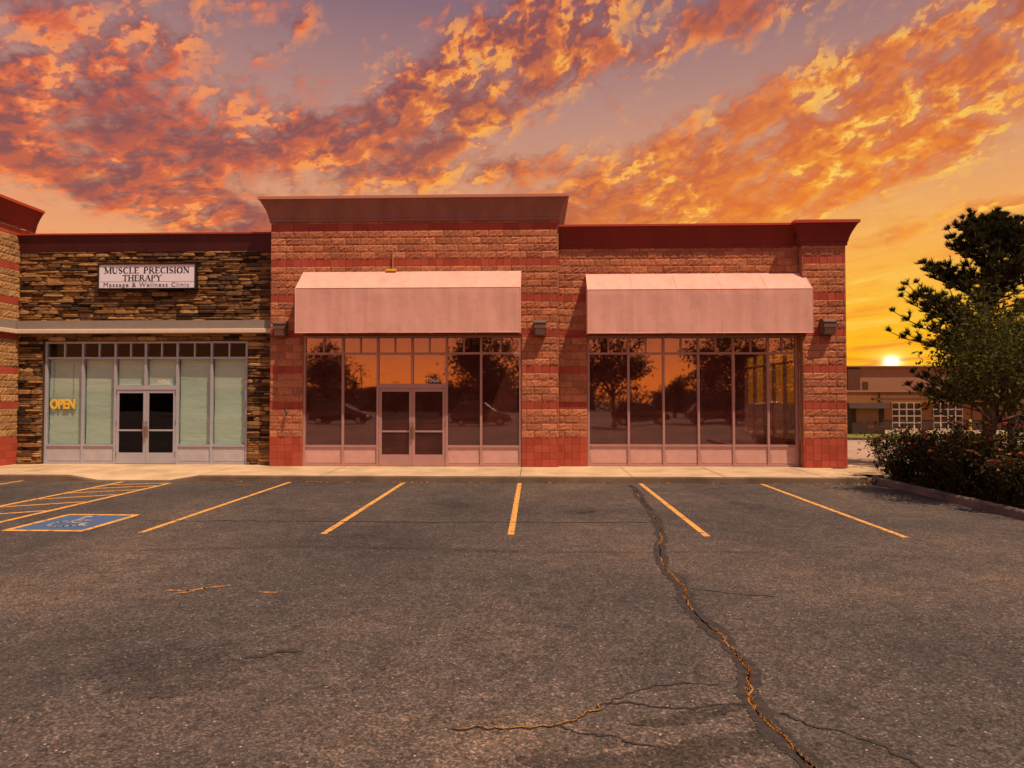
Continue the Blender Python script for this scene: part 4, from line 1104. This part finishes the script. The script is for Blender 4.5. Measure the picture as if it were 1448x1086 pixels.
GL = {   # serif capitals as strokes: (points, width); s = serif feet (x, y)
 'M': (1.15, [([(.16,0),(.16,1)], t_), ([(.16,1),(.56,.08)], T), ([(.56,.08),(.98,1)], t_), ([(.97,0),(.97,1)], T)], [(.16,0),(.97,0),(.12,1),(1.0,1)]),
 'U': (.95, [([(.2,1),(.2,.32)], T), (arcp(.48,.32,.28,.3,180,300), T*.8), (arcp(.48,.32,.29,.3,300,360), t_), ([(.77,.32),(.77,1)], t_)], [(.2,1),(.77,1)]),
 'S': (.72, [(arcp(.37,.74,.24,.24,30,180), t_*1.2), ([(.13,.74),(.2,.58),(.52,.42),(.59,.26)], T), (arcp(.36,.26,.23,.24,0,-160), t_*1.2)], []),
 'C': (.9, [(arcp(.5,.5,.38,.48,50,130), t_*1.2), (arcp(.5,.5,.36,.48,130,230), T), (arcp(.5,.5,.38,.48,230,310), t_*1.2)], []),
 'L': (.78, [([(.2,0),(.2,1)], T), ([(.1,.04),(.7,.04)], t_), ([(.68,.0),(.7,.25)], t_)], [(.2,1),(.2,0)]),
 'E': (.8, [([(.2,0),(.2,1)], T), ([(.1,.96),(.7,.96)], t_), ([(.2,.52),(.55,.52)], t_), ([(.1,.04),(.72,.04)], t_), ([(.7,.0),(.72,.24)], t_), ([(.69,1),(.69,.78)], t_)], [(.2,1),(.2,0)]),
 'P': (.8, [([(.2,0),(.2,1)], T), (arcp(.38,.74,.3,.24,90,40), t_), (arcp(.4,.74,.25,.22,40,-40), T*.9), (arcp(.38,.74,.3,.24,-40,-90), t_), ([(.2,.98),(.38,.98)], t_), ([(.2,.5),(.38,.5)], t_)], [(.2,0)]),
 'R': (.92, [([(.2,0),(.2,1)], T), (arcp(.38,.76,.3,.22,90,40), t_), (arcp(.4,.76,.24,.2,40,-40), T*.9), (arcp(.38,.76,.3,.23,-40,-90), t_), ([(.2,.98),(.38,.98)], t_), ([(.2,.53),(.38,.53)], t_), ([(.42,.53),(.8,.0)], T*.9)], [(.2,0),(.82,0)]),
 'I': (.42, [([(.21,0),(.21,1)], T)], [(.21,0),(.21,1)]),
 'O': (1.0, [(arcp(.5,.5,.36,.48,60,120), t_), (arcp(.5,.5,.36,.48,120,240), T), (arcp(.5,.5,.36,.48,240,300), t_), (arcp(.5,.5,.36,.48,300,420), T)], []),
 'N': (1.0, [([(.18,0),(.18,1)], t_), ([(.18,1),(.82,.04)], T), ([(.82,0),(.82,1)], t_)], [(.18,0),(.14,1),(.82,1)]),
 'T': (.85, [([(.42,0),(.42,1)], T), ([(.05,.96),(.8,.96)], t_), ([(.05,1),(.06,.76)], t_), ([(.8,1),(.79,.76)], t_)], [(.42,0)]),
 'H': (1.0, [([(.2,0),(.2,1)], T), ([(.8,0),(.8,1)], T), ([(.2,.52),(.8,.52)], t_)], [(.2,0),(.2,1),(.8,0),(.8,1)]),
 'A': (.95, [([(.12,0),(.46,1)], t_), ([(.46,1),(.82,0)], T), ([(.24,.34),(.68,.34)], t_)], [(.12,0),(.82,0)]),
 'Y': (.92, [([(.12,1),(.46,.5)], T), ([(.46,.5),(.8,1)], t_), ([(.46,.5),(.46,0)], T)], [(.46,0),(.12,1),(.8,1)]),
 ' ': (.62, [], [])}
def serif_text(mb, s, xc, z, h, width, y):
    adv = sum(GL[c][0] for c in s)*h; k = width/adv; x = xc-width/2; lay = 0
    for c in s:
        w, strokes, feet = GL[c]
        for pts, tk in strokes:
            lay += 1; yy = y - 0.0004*(lay % 5)
            for i in range(len(pts)-1):
                a = Vector((x+pts[i][0]*h*k, z+pts[i][1]*h)); b = Vector((x+pts[i+1][0]*h*k, z+pts[i+1][1]*h))
                d = (b-a).normalized(); n = Vector((-d.y, d.x))*tk*h/2*k
                if len(pts) > 2: a = a-d*0.01*h; b = b+d*0.01*h
                mb.quad((a.x-n.x,yy-i*1e-5,a.y-n.y),(b.x-n.x,yy-i*1e-5,b.y-n.y),(b.x+n.x,yy-i*1e-5,b.y+n.y),(a.x+n.x,yy-i*1e-5,a.y+n.y))
        for fx, fz in feet:
            zz = z+(0.0 if fz == 0 else h-0.07*h)
            mb.quad((x+(fx-.19)*h*k,y-0.0025,zz),(x+(fx+.19)*h*k,y-0.0025,zz),(x+(fx+.19)*h*k,y-0.0025,zz+0.07*h),(x+(fx-.19)*h*k,y-0.0025,zz+0.07*h))
        x += w*h*k
mb = MB(); serif_text(mb, 'MUSCLE PRECISION', -10.49, 5.315, 0.165, 2.36, 0.2125); serif_text(mb, 'THERAPY', -10.62, 5.112, 0.16, 1.08, 0.2125)
mb.build('lettering', M['black'], sg)
mb = MB(); mb.box(x0+0.06, x1-0.06, 0.2125, 0.2145, 5.085, 5.091); mb.build('rule_line', M['ink'], sg)
text_obj('Massage & Wellness Clinic', 0.165, M['ink'], 'small_lettering', sg, -10.50, 0.212, 4.95, width=2.36, depth=0.002, space=1.18)
# OPEN sign inside the first window
op = thing('open_sign', 'glowing yellow OPEN letter sign hung inside the leftmost window of the stone shop', 'open sign', (-12.98, 0.49, 1.60))
m, nt, b = newmat('open_letter_glow'); b.inputs['Base Color'].default_value = (0.9,0.5,0.1,1); b.inputs['Emission Color'].default_value = lin(255,178,60); b.inputs['Emission Strength'].default_value = 0.33
M['open'] = m
text_obj('OPEN', 0.36, m, 'letters', op, -12.98, 0.505, 1.645, width=0.70, bold=0.012, depth=0.012)
mb = MB(); mb.box(-13.36, -12.60, 0.525, 0.533, 1.60, 1.95); mb.build('backing', M['glass_clear'], op)
for xx in (-13.25, -12.7):
    mb = MB(); mb.tube([(xx,0.53,1.95),(xx,0.54,2.9)], 0.003, 5); mb.build('cord', M['black'], op)

# ------------------------------------------------------------------ TOWER of the unit at the left edge
Tw = thing('block_tower_building', 'tan and red block tower with red flared cornice adjoining the stone shop', 'tower', (-16.0, 0.0, 0.13))
mb = MB(); cmu(mb, right_face(-14.15), -0.9, SY-0.003, 0.13, 6.61); cmu(mb, right_face(-14.15), SY+0.21, 0.9, 5.6, 6.61)
cmu(mb, front(-0.9), -18.0, -14.15, 0.13, 6.61); mb.box(-18, -14.16, -0.7, 0.9, 6.4, 6.6, 2)
mb.build('wall', [M['towersplit'], M['redblock'], M['mortar']], Tw)
mb = MB(); mb.box(-14.12, -14.06, -0.95, 0.148, 3.80, 4.03); mb.build('grey_band', M['grey_metal'], Tw)
mb = MB(); mb.bbox(-14.12, -14.02, -0.96, 0.146, 3.685, 3.797, .01); mb.build('band_trim', M['white_trim'], Tw)
cornice('cornice', Tw, -18.0, -14.15, -0.9, flare(6.70, 7.16, 0.26, 7.235), [M['cornice_red'], M['coping_red']], ret_l=0.9, ret_r=0.9)

# ------------------------------------------------------------------ VEGETATION
def leafquad(mb, p, d, n, L_, W_, t, m=0, fold=0.25):
    d = d.normalized(); s = d.cross(n)
    if s.length < 1e-4: s = d.orthogonal()
    s.normalize(); nn = s.cross(d)
    a = p; b = p + d*L_*0.45 + s*W_*0.5 + nn*fold*W_*0.4; c = p + d*L_; e = p + d*L_*0.45 - s*W_*0.5 + nn*fold*W_*0.4
    mid = p + d*L_*0.5
    mb.add([tuple(a), tuple(b), tuple(c), tuple(e)], [(0,1,2),(0,2,3)], m, t)
def rv(): 
    while True:
        v = Vector((ru(-1,1), ru(-1,1), ru(-1,1)))
        if 0.05 < v.length < 1: return v.normalized()
def limb(mb, p, d, ln, r, depth, tips, up=0.15, spread=0.75, n=5, kids=(3, 4)):
    pts = [p]; rs = [r]; q = p.copy(); dd = d.normalized()
    for k in range(n):
        dd = (dd + rv()*0.20 + Vector((0,0,up*0.4))).normalized(); q = q + dd*ln/n
        pts.append(q.copy()); rs.append(r*(1-0.6*(k+1)/n))
    mb.tube(pts, rs, 7 if r > 0.03 else 5)
    if depth == 0:
        tips.append((pts[-1], dd)); tips.append((pts[-2], dd)); tips.append((pts[n//2], dd)); return
    for k in range(random.randint(*kids)):
        i = random.randint(max(1, n//2), n); a = ru(0, 6.28)
        o = dd.orthogonal().normalized(); w = dd.cross(o)
        nd = (dd*0.7 + (o*math.cos(a)+w*math.sin(a))*spread + Vector((0,0,up))).normalized()
        limb(mb, pts[i].copy(), nd, ln*ru(0.58, 0.8), rs[i]*0.72, depth-1, tips, up, spread, max(3, n-1), kids)
    limb(mb, pts[-1].copy(), dd, ln*0.66, rs[-1]*0.9, depth-1, tips, up, spread, max(3, n-1), kids)
def broadleaf(name, label, loc, h, cr, nleaf, leaf, trunk_h, mat, lower=0.0, group=None, depth=3, cat='tree', r0=0.09, squash=1.0, dens=0.2):
    root = thing(name, label, cat, loc, group); base = Vector(loc)
    tb = MB(); tips = []
    top = base + Vector((ru(-.1,.1), ru(-.1,.1), trunk_h))
    tb.tube([base-Vector((0,0,.1)), base+Vector((0.02,0.01,trunk_h*0.3)), base+Vector((-0.02,0.03,trunk_h*0.7)), top], [r0*1.35, r0*1.05, r0*0.95, r0*0.85], 10)
    for k in range(5):
        a = k*1.257+ru(-.3,.3); limb(tb, top-Vector((0,0,ru(0,.25*trunk_h))), Vector((math.cos(a)*.8, math.sin(a)*.8, ru(.35,1.1))), (h-trunk_h)*0.42, r0*0.55, depth-1, tips)
    limb(tb, top, Vector((0,0,1)), (h-trunk_h)*0.5, r0*0.7, depth-1, tips)
    tb.build('trunk', M['bark'], root, smooth=True)
    lb = MB(); cc = base + Vector((0,0,trunk_h*0.75+(h-trunk_h*0.75)*0.5)); hz = (h-trunk_h*0.75)*0.5*squash
    # keep tips inside the crown, add clumps so that it fills out unevenly
    cl = []
    for p, d in tips:
        q = p-cc; k = math.sqrt((q.x/cr)**2+(q.y/cr)**2+(q.z/hz)**2)
        if k > 1.0: p = cc + q*(1/k)*ru(.85, 1.03)
        cl.append((p, d))
    while len(cl) < nleaf/45:
        v = rv()*ru(0.35, 1.0)**0.5; p = cc + Vector((v.x*cr, v.y*cr, v.z*hz)); 
        if noise.noise(p*(1.6/cr)) > -0.12: cl.append((p, v))
    per = max(4, int(nleaf/len(cl)))
    for p, d in cl:
        bright = ru(0.0, 0.75); s = cr*dens*ru(.6, 1.25)
        for k in range(per):
            q = p + Vector((random.gauss(0,s*.55), random.gauss(0,s*.55), random.gauss(0,s*.42)))
            dd = (q-p)*(1/s)*0.6 + rv() + Vector((0,0,-0.25))
            leafquad(lb, q, dd, rv()+Vector((0,0,1.2)), leaf*ru(.7,1.3), leaf*ru(.4,.6), min(1, max(0, bright*.7+ru(0,.4))))
    lb.build('crown', mat, root)
    return root
def pine(name, label, loc, h, cr, ntuft, z0=1.7, needle=0.125, nn=24):
    root = thing(name, label, 'tree', loc); base = Vector(loc); tb = MB(); lb = MB()
    tb.tube([base-Vector((0,0,.1)), base+Vector((.05,0,h*.35)), base+Vector((-.04,.05,h*.7)), base+Vector((0,0,h*0.97))], [.17,.13,.075,.015], 10)
    tufts = []
    z = z0
    while z < h*0.97:
        f = (z-z0)/(h-z0); rad = cr*((0.85+0.15*f/.35) if f < 0.35 else (1-((f-.35)/.65)**1.25))*(1+0.30*noise.noise((z*2.3, 3.3, 0))) + 0.06
        for k in range(7 if f < 0.8 else 5):
            a = ru(0, 6.28)
            if noise.noise((math.cos(a)*1.3, math.sin(a)*1.3, z*1.5)) < -0.16: continue
            L_ = rad*ru(0.62, 1.03)
            pts = []; n = 6
            p = base+Vector((0,0,z)); rise = ru(.10,.35)+0.5*f
            for j in range(n+1):
                s = j/n; pts.append(p + Vector((math.cos(a)*L_*s, math.sin(a)*L_*s, L_*(rise*s*s + 0.05*s)+random.gauss(0,.02))))
            tb.tube(pts, [.035*(1-f*.6)*(1-.8*j/n)+.004 for j in range(n+1)], 5)
            for j in range(2, n+1):
                for q in range(8 if j < n else 5):
                    b = ru(0, 6.28); ln = ru(.10,.30)*min(1, L_); dd = Vector((math.cos(a)*.7+math.cos(b)*.75, math.sin(a)*.7+math.sin(b)*.75, ru(.0,1.0))).normalized()
                    e = pts[j]+dd*ln*(1 if j < n else .5)
                    tb.tube([pts[j], e], [.007,.004], 4); tufts.append((e, dd, pts[j]))
        z += ru(.09,.17)*(1.0 if f < .8 else .7)
    for (e, d, s0) in tufts:
        u_ = (d*.65+Vector((0,0,.9))).normalized(); br = ru(0,.7)
        for k in range(nn):
            o = rv(); dd = (u_*ru(.5,1.2)+o*.58).normalized(); L_ = needle*ru(.7,1.25)
            p = s0.lerp(e, ru(.25, 1.08)); w = dd.cross(rv()).normalized()*0.0105
            lb.add([tuple(p-w), tuple(p+w), tuple(p+dd*L_)], [(0,1,2)], 0, min(1, br*.8+ru(0,.3)))
    tb.build('trunk', M['bark'], root, smooth=True); lb.build('crown', M['needle'], root)
    return root

pine('pine_tree', 'dark green pine with upright candle tips, tallest tree behind the rose bushes', (12.0, 0.6, 0.05), 6.8, 2.35, 0)
broadleaf('leafy_tree', 'olive green broadleaf tree with thin trunk standing among the rose bushes before the pine', (8.62, -4.7, 0.05), 4.0, 1.3, 6000, 0.095, 1.6, M['leaf'], r0=0.055, dens=0.24)
broadleaf('leafy_tree', 'broadleaf tree with drooping yellow green foliage in front of the garage doors', (10.9, -1.9, 0.05), 3.85, 1.85, 7000, 0.095, 1.65, M['leaf'], r0=0.07, dens=0.22)

def rose_proto(seed, loc, label):
    random.seed(seed); root = thing('rose_bush', label, 'bush', loc, 'rose bushes in the planting bed'); base = Vector(loc)
    sb = MB(); lb = MB(); tips = []; fbs = []
    for k in range(26):
        a = ru(0, 6.28); l = ru(.75, 1.25); p = base+Vector((ru(-.22,.22), ru(-.22,.22), -.03)); pts = [p]; d = Vector((math.cos(a)*ru(.1,.75), math.sin(a)*ru(.1,.75), 1)).normalized()
        for j in range(6):
            d = (d+rv()*.16+Vector((math.cos(a)*.05, math.sin(a)*.05, 0))).normalized(); pts.append(pts[-1]+d*l/6)
        sb.tube(pts, [.009-.0011*j for j in range(7)], 5)
        for j in range(1, 7):
            for q in range(5):
                o = (rv()+Vector((0,0,.25))).normalized(); tips.append((pts[j]+o*ru(.03,.2), o))
        if rnd() < .55:
            c = pts[-1]+Vector((0,0,.02))
            for f in range(random.randint(1, 3)):
                cc = c+Vector((ru(-.06,.06), ru(-.06,.06), ru(-.03,.05))); t0 = rnd(); fb = MB(); fbs.append(fb)
                for q in range(9):
                    b = q*2.4; o = Vector((math.cos(b), math.sin(b), ru(.2,1.1))); leafquad(fb, cc, o, Vector((0,0,1)),   .062*ru(.7,1.1), .065, min(1, t0*.8+ru(0,.25)), 0, .5)
    for p, o in tips:
        br = ru(0,.65)
        for q in range(5):
            leafquad(lb, p+rv()*.05, (o+rv()*.9+Vector((0,0,-.1))), rv()*.6+Vector((0,0,1)), ru(.05,.085), ru(.03,.048), min(1, br+ru(0,.36)))
    sb.build('stem', M['twig'], root); lb.build('foliage', M['roseleaf'], root); [f.build('bloom', M['bloom'], root) for f in fbs]
    return root
rp = [rose_proto(11, (8.22,-2.25,0.06), 'rose bush with red blooms at the building end of the bed, nearest the pavement'),
      rose_proto(12, (8.95,-2.75,0.06), 'rose bush with orange pink blooms, second from the pavement end of the bed'),
      rose_proto(13, (8.35,-3.45,0.06), 'dark rose bush by the planter kerb, in front of the broadleaf trunk')]
spots = [(0,(9.55,-3.3,.06),'rose bush with salmon blooms in the back row below the garage doors'),
         (1,(8.42,-4.35,.06),'rose bush by the kerb left of the slender tree trunk'),
         (2,(9.5,-4.15,.06),'rose bush behind the slender tree trunk in the back row'),
         (0,(8.45,-5.3,.06),'rose bush with red blooms by the kerb under the broadleaf crown'),
         (2,(9.6,-5.2,.06),'rose bush in the back row, farthest from the building'),
         (1,(8.4,-6.3,.06),'rose bush by the kerb at the near end of the bed'),
         (1,(9.35,-1.95,.06),'rose bush at the back corner of the bed beside the driveway')]
for k, (i, loc, lab) in enumerate(spots):
    c = copy_tree(rp[i], loc=loc); c['label'] = lab; c.rotation_euler.z = 1.3*k+.7; sc_ = 1.08+0.07*math.sin(k*2.3); c.scale = (sc_, sc_, sc_*(1.0 if k % 2 else .93))
for c in rp: c.scale = (1.08, 1.08, 1.12)
random.seed(99)

# ------------------------------------------------------------------ FAR SIDE: fire-station-like building, lamp, kiosk, bollard, car
FZ = -1.55
F = thing('garage_building', 'far tan brick garage building with tall white framed glass bay doors', 'building', (46, 60, FZ))
mb = MB()
D1, D2 = (40.6, 43.9), (45.2, 48.5)
def fseg(x0, x1):
    mb.box(x0, x1, 60, 60.3, FZ, -0.42, 1); mb.box(x0, x1, 60.02, 60.3, -0.42, 2.75, 0)
for a, b in ((35.2, D1[0]), (D1[1], D2[0]), (D2[1], 62)): fseg(a, b)
for a, b in (D1, D2): mb.box(a, b, 60.02, 60.3, 1.62, 2.75, 0)
mb.box(35.2, 62, 60.31, 70, 2.5, 2.7, 0)
mb.box(35.2, 35.5, 60.31, 70, FZ, 2.5, 0)
mb.box(35.1, 62.1, 59.9, 60.5, 2.75, 2.95, 2)
mb.build('wall', [M['tanwall'], M['brownwall'], M['palewall']], F)
mb = MB(); mb.box(36.9, 38.3, 62.6, 70, 2.72, 5.55, 0); mb.box(38.31, 60, 62.9, 70, 2.72, 5.7, 1); mb.box(36.8, 60.1, 62.5, 70.1, 5.71, 5.86, 1)
mb.build('upper_storey', [M['redwall'], M['palewall']], F)
for k in range(3):
    mb = MB(); mb.box(38.75+k*.95, 39.35+k*.95, 62.84, 62.895, 3.15, 4.0) if k < 1 else mb.box(36.95, 36.99, 62.6, 62.7, 3, 4); 
    if k < 1: mb.build('upper_window', M['darkglass'], F)
for (a, b) in (D1, D2):
    d = MB(); nc, nr = 4, 4; w = 0.13
    for i in range(nc+1):
        x = a+(b-a)*i/nc; d.box(x-w/2, x+w/2, 60.06, 60.16, FZ+.02, 1.62)
    for j in range(nr+1):
        z = FZ+.08+(1.62-FZ-.16)*j/nr
        for i in range(nc):
            d.box(a+(b-a)*i/nc+w/2, a+(b-a)*(i+1)/nc-w/2, 60.07, 60.15, z-.07, z+.07)
    dd = d.build('bay_door', M['white_trim'], F)
    g = MB(); g.box(a+.02, b-.02, 60.11, 60.125, FZ+.05, 1.6); g.build('glazing', M['darkglass'], dd)
for xx in (36.6, 44.55, 49.6):
    mb = MB(); mb.bbox(xx-.14, xx+.14, 59.82, 60.01, 1.0, 1.3, .03); mb.build('wall_light', M['black'], F)
for xx in (39.2, 49.4, 53.0):
    mb = MB(); mb.tube([(xx,59.92,FZ),(xx,59.92,2.7)], .06, 6); mb.build('downpipe', M['brownwall'], F)
mb = MB(); mb.box(38.2, 62, 59.2, 59.85, 1.85, 2.05); mb.build('entrance_canopy', M['redwall'], F)
K = thing('roadside_kiosk', 'brown roadside kiosk with a tan panel at the corner of the brick shop', 'kiosk', (27.3, 38, zg(38)))
z0 = zg(38)
mb = MB(); mb.box(25.6, 28.2, 37.4, 38.8, z0, z0+0.95); mb.box(25.6, 25.95, 37.5, 38.7, z0+.95, z0+2.1); mb.box(27.85, 28.2, 37.5, 38.7, z0+.95, z0+2.1); mb.build('base', M['brownwall'], K)
mb = MB(); mb.box(25.95, 27.85, 37.6, 38.6, z0+.95, z0+2.1); mb.build('panel', M['palewall'], K)
mb = MB(); mb.prism([(37.1,z0+2.1),(39.1,z0+2.1),(38.9,z0+2.55),(37.3,z0+2.55)], 25.3, 28.5); mb.build('roof', M['brownwall'], K)
LP = thing('street_lamp', 'thin black lamp post in front of the tan garage wall', 'street lamp', (35.3, 52, zg(52)))
z0 = zg(52); mb = MB(); mb.tube([(35.3,52,z0),(35.3,52,z0+.5),(35.3,52,z0+2.5)], [.09,.06,.05], 8); mb.build('post', M['black'], LP)
mb = MB(); mb.tube([(35.3,52,z0+2.5),(35.3,52,z0+2.6),(35.3,52,z0+2.95),(35.3,52,z0+3.1)], [.08,.26,.2,.03], 8); mb.build('lantern', M['black'], LP)
z0 = zg(30); mb = MB(); mb.tube([(30.2,30,z0),(30.2,30,z0+1.1),(30.2,30,z0+1.17),(30.2,30,z0+1.2)], [.09,.09,.07,.02], 10); mb.tube([(30.2,30,z0),(30.2,30,z0+.05)], [.14,.13], 10)
tag(mb.build('bollard', M['yellow_post'], org=(30.2,30,z0)), 'yellow bollard post beyond the rose bushes', 'bollard')

def car(label, loc, paint):
    """x = length axis"""
    root = thing('parked_car', label, 'car', loc); X0, Y0, Z0 = loc
    sec = [(-2.2,.55,.75,.80),(-2.05,.35,1.0,.88),(-1.7,.28,1.05,.9),(-1.0,.26,1.06,.92),(0,.26,1.04,.92),(.9,.26,1.0,.91),(1.5,.28,.95,.89),(2.05,.33,.82,.84),(2.25,.45,.68,.72)]
    mb = MB(); rows = []
    for (x, zl, zh_, hw) in sec:
        rows.append([(X0+x,Y0-hw*.9,Z0+zl),(X0+x,Y0-hw,Z0+(zl+zh_)/2),(X0+x,Y0-hw*.93,Z0+zh_),(X0+x,Y0,Z0+zh_+.03),(X0+x,Y0+hw*.93,Z0+zh_),(X0+x,Y0+hw,Z0+(zl+zh_)/2),(X0+x,Y0+hw*.9,Z0+zl)])
    for i in range(len(rows)-1):
        for k in range(7):
            j = (k+1) % 7; mb.quad(rows[i][k], rows[i+1][k], rows[i+1][j], rows[i][j])
    mb.add(rows[0], [tuple(range(7))]); mb.add(rows[-1], [tuple(range(7))[::-1]])
    cab = [(-2.0,.0,.82),(-1.55,.56,.70),(-.4,.66,.68),(.3,.62,.68),(1.15,.0,.82)]; rr = []
    for (x, dz, hw) in cab: rr.append([(X0+x,Y0-.84,Z0+1.02),(X0+x,Y0-hw,Z0+1.02+dz),(X0+x,Y0+hw,Z0+1.02+dz),(X0+x,Y0+.84,Z0+1.02)])
    for i in range(len(rr)-1): mb.quad(rr[i][1], rr[i+1][1], rr[i+1][2], rr[i][2])
    for s in (1, 2):
        pts = [r[s] for r in rr]; mb.tube(pts, .05, 6)
    mb.build('body', paint, root, smooth=False)
    g = MB()
    for k, s in ((0, 1), (3, 2)):
        for i in range(len(rr)-1): g.quad(rr[i][k], rr[i+1][k], rr[i+1][s], rr[i][s])
    g.build('window', M['darkglass'], root)
    for sx in (-1.35, 1.4):
        for sy in (-.86, .86):
            w = MB(); w.tube([(X0+sx,Y0+sy-.1,Z0+.33),(X0+sx,Y0+sy+.1,Z0+.33)], .33, 18); wh = w.build('wheel', M['tyre'], root)
            w = MB(); w.tube([(X0+sx,Y0+sy-.11,Z0+.33),(X0+sx,Y0+sy+.11,Z0+.33)], .2, 14); w.build('rim', M['steel'], wh)
    for sy in (-.68, .68):
        w = MB(); w.bbox(X0-2.22, X0-2.06, Y0+sy-.17, Y0+sy+.17, Z0+.72, Z0+.98, .03); w.build('tail_light', M['tail'], root)
        w = MB(); w.bbox(X0+2.12, X0+2.26, Y0+sy-.16, Y0+sy+.16, Z0+.55, Z0+.70, .03); w.build('headlight', M['white_trim'], root)
    return root
car('dark parked car with red tail lights behind the trees at the right edge', (36.2, 31.5, zg(31.5)), M['car_paint'])

# ------------------------------------------------------------------ ACROSS THE LOT (mirrored in the shop glass)
GR = 'trees across the parking lot behind the camera'
def refl(px, d): return (px-755)/950*(17.6+d)
for (px, d, h, cr, nl, lf, th, lab) in (
    (462, 45, 7.8, 2.9, 5200, .34, 2.2, 'tree across the lot mirrored in the leftmost shop window pane'),
    (690, 40, 9.0, 3.0, 7500, .36, 1.5, 'large tree across the lot mirrored right of the double door'),
    (868, 28, 7.2, 2.3, 5200, .28, 2.3, 'tree with bare trunk across the lot mirrored in the second shop window'),
    (1030, 35, 8.6, 3.0, 7500, .34, 1.4, 'large tree across the lot mirrored left of the corner windows'),
    (622, 60, 5.4, 1.7, 2600, .34, 1.2, 'small tree across the lot mirrored above the double door'),
    (955, 55, 4.8, 2.4, 3000, .34, 1.2, 'wide low tree across the lot mirrored in the second shop'),
    (560, 75, 4.6, 2.0, 1200, .34, 1.0, 'distant tree across the lot left of the double door'),
    (400, 50, 7.0, 3.0, 1500, .34, 2.0, 'tree across the lot beyond the stone shop side'),
    (1180, 45, 7.5, 3.0, 1600, .34, 2.0, 'tree across the lot beyond the corner pier side'),
    (250, 60, 6.5, 3.2, 1400, .36, 2.0, 'tree across the lot opposite the therapy shop door')):
    broadleaf('street_tree', lab, (refl(px, d), -d, 0.0), h, cr, nl, lf, th, M['farleaf'], group=GR, depth=2, r0=.16, dens=.26)
for (px, d, h) in ((507, 80, 6.8), (655, 80, 7.0), (893, 80, 6.9)):
    x = refl(px, d); root = thing('light_pole', 'tall lot light pole mirrored at %s' % {507:'the left shop window', 655:'the pane right of the door', 893:'the second shop window'}[px], 'light pole', (x, -d, 0), 'lot light poles across the road')
    mb = MB(); mb.tube([(x,-d,0),(x,-d,h)], [.13,.09], 8); mb.build('post', M['black'], root)
    mb = MB(); mb.bbox(x-.5, x+.5, -d-.2, -d+.2, h, h+.18, .03); mb.build('lamp_head', M['black'], root)
SHB = thing('low_building', 'long low brown building across the lot mirrored in the shop glass', 'building', (0, -90, 0))
mb = MB(); mb.box(-70, 10, -96, -90, -.1, 3.4, 0); mb.box(20, 75, -97, -91, -.1, 3.0, 0); mb.build('wall', M['brownwall'], SHB)
mb = MB(); mb.box(-70.5, 10.5, -96.5, -89.6, 3.4, 3.75); mb.box(19.5, 75.5, -97.5, -90.6, 3.0, 3.3); mb.build('roof', M['roof'], SHB)
for k in range(10):
    mb = MB(); x = -66+7.4*k; mb.box(x, x+4.2, -90.04, -89.97, .9, 2.6); mb.build('window', M['darkglass'], SHB)
hb = MB()
for i in range(16000):
    x = ru(-90, 90); hgt = 3.0+1.9*noise.noise((x*.13, 2, 0))+.9*noise.noise((x*.5, 7, 0)); z = ru(0, max(.4, hgt)); p = Vector((x, -84+ru(-1,1), z))
    leafquad(hb, p, rv(), rv(), ru(.3,.6), ru(.2,.4), rnd())
tag(hb.build('far_hedge', M['farleaf']), 'long dark hedge at the far edge of the lot', 'hedge', kind='stuff')

M['car_white'] = mat_basic('white_car_paint', (0.62,0.55,0.5), 0.3, 0.05, 2, bmp=0, spec=0.6)
M['car_grey'] = mat_basic('grey_car_paint', (0.09,0.075,0.07), 0.25, 0.05, 2, bmp=0, spec=0.6)
for px, d, mt, lab in ((1095, 29.0, 'car_grey', 'grey parked estate car mirrored in the corner shop windows'), (680, 31.0, 'car_grey', 'grey parked car mirrored in the panes right of the double door'), (905, 34.0, 'car_paint', 'black parked car mirrored in the second shop window'), (480, 33.0, 'car_paint', 'black parked car mirrored in the leftmost shop panes'), (1010, 36.0, 'car_grey', 'grey parked car farther back mirrored in the second shop')):
    car(lab, (refl(px, d), -d, 0.0), M[mt])['group'] = 'cars parked across the lot'

# ------------------------------------------------------------------ RENDER SETTINGS
SC.view_settings.view_transform = 'Standard'; SC.view_settings.look = 'None'
SC.view_settings.exposure = 0.0; SC.view_settings.gamma = 1.0
SC.cycles.max_bounces = 8; SC.cycles.transparent_max_bounces = 16; SC.cycles.sample_clamp_indirect = 6.0
SC.cycles.caustics_reflective = False; SC.cycles.caustics_refractive = False
